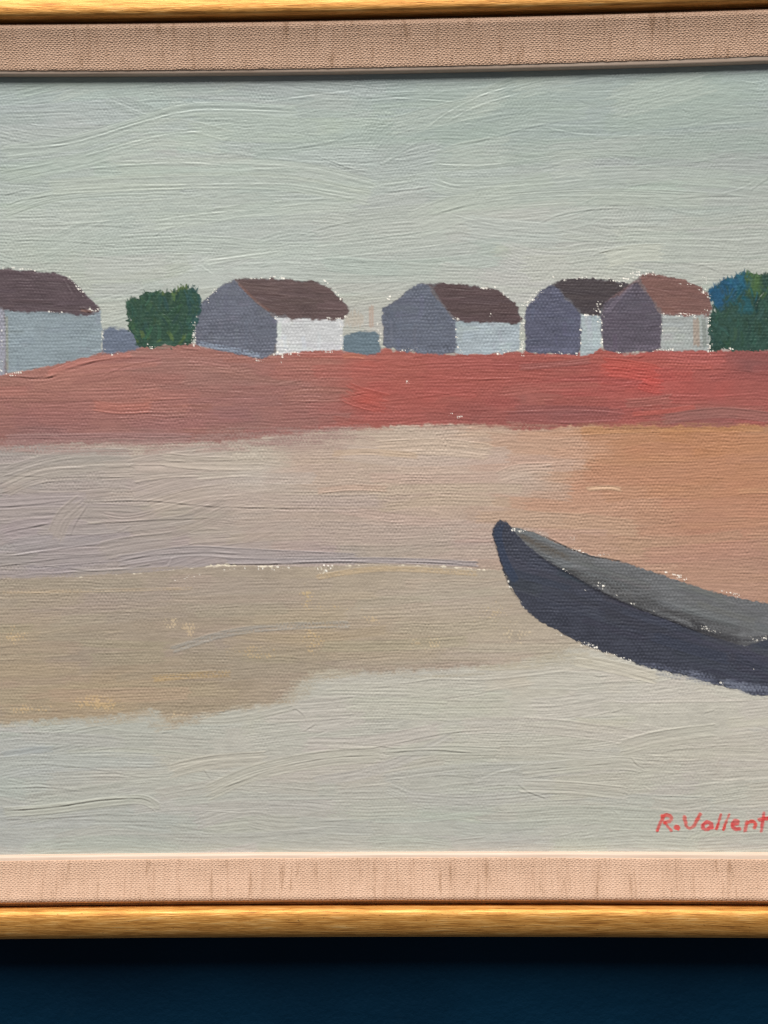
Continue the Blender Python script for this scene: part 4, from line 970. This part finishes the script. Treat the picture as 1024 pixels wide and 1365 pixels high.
for pts, w, d in [([(684, 706), (698, 708)], 2.0, 0.46), ([(720, 712), (728, 715)], 1.8, 0.44), ([(763, 716), (766, 720)], 2.0, 0.5), ([(764, 731), (780, 736)], 2.0, 0.58), ([(800, 739), (812, 741)], 1.7, 0.44), ([(888, 764), (914, 772)], 2.2, 0.52), ([(960, 788), (984, 794)], 2.2, 0.46), ([(752, 759), (762, 764)], 1.6, 0.42), ([(797, 779), (806, 784)], 3.2, 0.54), ([(778, 784), (780, 785)], 1.6, 0.7), ([(818, 790), (822, 792)], 1.6, 0.55),
                  ([(843, 804), (846, 806)], 1.6, 0.5), ([(868, 814), (872, 815)], 1.6, 0.6), ([(936, 836), (966, 844)], 2.4, 0.5), ([(992, 853), (1024, 850)], 2.8, 0.58), ([(738, 842), (750, 846)], 2.0, 0.5), ([(772, 857), (796, 864)], 3.4, 0.62), ([(796, 865), (846, 884)], 2.4, 0.54), ([(695, 804), (698, 808)], 1.6, 0.5), ([(668, 750), (680, 782)], 1.4, 0.26), ([(960, 908), (966, 914)], 2.6, 0.36), ([(1006, 892), (1008, 892)], 1.4, 0.5)]:
    specks(pts, w, d)

# ---- signature, thin red brush
SIG = [[(876.5, 1107), (880, 1098), (884.5, 1087.5)], [(883, 1087.5), (890, 1086.5), (894.5, 1089.5), (893, 1094), (886, 1097)], [(886.5, 1096.5), (890, 1101), (894.5, 1107)], [(901.5, 1102.5), (903.5, 1103.5)],
       [(912.5, 1089), (914, 1096), (916, 1102), (921, 1103.5), (926, 1100), (929, 1093), (933.5, 1085.5)], [(948, 1098), (943, 1096), (938, 1099), (937.5, 1104), (942, 1106), (947, 1102), (949, 1099), (949, 1103)],
       [(961, 1086), (958, 1096), (955, 1105)], [(972, 1086), (968, 1096), (964.5, 1105.5)], [(976.5, 1099.5), (982, 1098.5), (984, 1095), (980, 1093.5), (977, 1097), (977, 1102), (980.5, 1105), (986, 1104.5)],
       [(995.5, 1095), (994.5, 1101), (993, 1107.5)], [(995.5, 1098), (1000, 1095), (1005, 1095), (1007, 1098), (1006, 1103)], [(1018.5, 1083.5), (1017, 1094), (1015, 1108)], [(1012.5, 1092.5), (1019, 1091.5), (1025, 1090.5)]]
def mark(pts, width, col, label):
    """a loaded round brush drawn along a line"""
    p = catmull(cpts(pts), 6); hw = width / 2
    win = window(p[:, 0].min() - 8, p[:, 0].max() + 8, p[:, 1].min() - 8, p[:, 1].max() + 8)
    u, v = Ug[win], Vg[win]
    d = np.full(u.shape, 1e9, np.float32)
    for a, b in zip(p[:-1], p[1:]):
        e = b - a; t = np.clip(((u - a[0]) * e[0] + (v - a[1]) * e[1]) / (e @ e + 1e-9), 0, 1)
        d = np.minimum(d, np.hypot(u - a[0] - t * e[0], v - a[1] - t * e[1]))
    al = np.clip((hw - d + 0.3 * n9(u, v) + 0.5 * n4(u, v) + 0.5 * n2(u, v)) / 1.4 + 0.2, 0, 1)
    k = lin(col) * (1 + 0.10 * n4(u + 5, v))[..., None]
    Cc[win] += (al * (0.82 + 0.18 * n9(u, v)))[..., None] * (k - Cc[win])
    Hh[win] += al * 0.05 + 0.10 * np.exp(-((d - hw + 0.6) / 0.9) ** 2) * al
    Gl[win] += al * (0.38 - Gl[win]); Lb[win] = np.where(al > 0.5, label, Lb[win])
for i, pts in enumerate(SIG):
    mark(pts, (4.6 if i in (6, 7) else 5.4) + 0.5 * math.sin(i * 1.7) if i != 3 else 7.6, (208, 76 + 5 * math.sin(i * 2.1), 74) if i not in (2, 3) else (214, 62, 60), ID['signature'])

# ---- relief to mesh
Wv *= np.clip(0.85 + 0.38 * n90(Ug, Vg) + 0.35 * n30(Ug + 90, Vg + 40), 0.3, 1.3)   # fuller and leaner paint
Zr = 1.4 * Hh + (0.47 * Wv) * WEAVE + 0.06 * n2(Ug, Vg)
Cf = np.clip(Cc, 0.002, 0.95)
X = U2X(Ug); Y = CANVAS_Y - Zr * PX; Zz = V2Z(Vg)
P = np.stack([X, Y, Zz], -1).reshape(-1, 3).astype(np.float32)
Cf4 = np.concatenate([Cf, np.ones((NV, NU, 1), np.float32)], -1).reshape(-1, 4)
Gf = np.clip(Gl, 0.2, 0.9).ravel()
idx = np.arange(NV * NU).reshape(NV, NU)
quads = np.stack([idx[:-1, :-1], idx[1:, :-1], idx[1:, 1:], idx[:-1, 1:]], -1).reshape(-1, 4)
ql = Lb[:-1, :-1].reshape(-1)

def piece(name, key, parent):
    q = quads[ql == ID[key]]
    if not len(q): return None
    used, inv = np.unique(q.ravel(), return_inverse=True)
    return mesh_object(name, P[used], inv.reshape(-1, 4), M_PAINT, parent,
                       attrs={'paint': ('FLOAT_COLOR', Cf4[used]), 'gloss': ('FLOAT', Gf[used])})

piece('painted_sky', 'painted_sky', picture)['label'] = 'pale grey green sky in long brush strokes'
piece('painted_field', 'painted_field', picture)['label'] = 'band of brick red and rose paint below the cottages'
piece('painted_sand', 'painted_sand', picture)['label'] = 'mauve to orange sand in thin horizontal paint'
piece('painted_sandbank', 'painted_sandbank', picture)['label'] = 'tan band of thinly scrubbed paint'
piece('painted_water', 'painted_water', picture)['label'] = 'pale grey green foreground in thick wavy strokes'
for key, lab in (('painted_hedge_a', 'slate blue hedge left of the green bush'), ('painted_hedge_b', 'grey blue hedge between two cottages')):
    piece('painted_hedge', key, picture)['label'] = lab
for key, lab in (('bush_a', 'dark green bush beside a grey gable'), ('bush_b', 'green bush with bright blue top')):
    piece('painted_bush', key, picture)['label'] = lab
for k, lab in ((1, 'cottage with long dark roof and blue grey wall, cut by the edge'), (2, 'cottage with brown roof and white side wall'), (3, 'cottage with brown roof and pale blue side wall'),
               (4, 'cottage with dark roof half hidden behind its neighbour'), (5, 'cottage with reddish roof and mauve gable')):
    main, other, oname = ('g', 'w', 'side_wall')
    g = piece('painted_cottage', 'h%dg' % k, picture)
    g['label'] = lab
    piece('side_wall', 'h%dw' % k, g)
    piece('roof', 'h%dr' % k, g)
b = piece('painted_boat', 'hull', picture); b['label'] = 'dark slate rowing boat hull'
piece('boat_interior', 'inside', b)
piece('signature', 'signature', picture)['label'] = 'red brushed signature in the corner'

# stretched canvas on its board behind the paint
x0, x1, z0, z1 = U2X(UL - 6), U2X(UR + 6), V2Z(1148), V2Z(73)
y0, y1 = CANVAS_Y + 0.0006, -0.0008
v = [(x, y, z) for y in (y0, y1) for z in (z0, z1) for x in (x0, x1)]
q = [(0, 1, 3, 2), (5, 4, 6, 7), (4, 0, 2, 6), (1, 5, 7, 3), (2, 3, 7, 6), (4, 5, 1, 0)]
mesh_object('canvas_board', v, q, M_BOARD, picture, smooth=False)
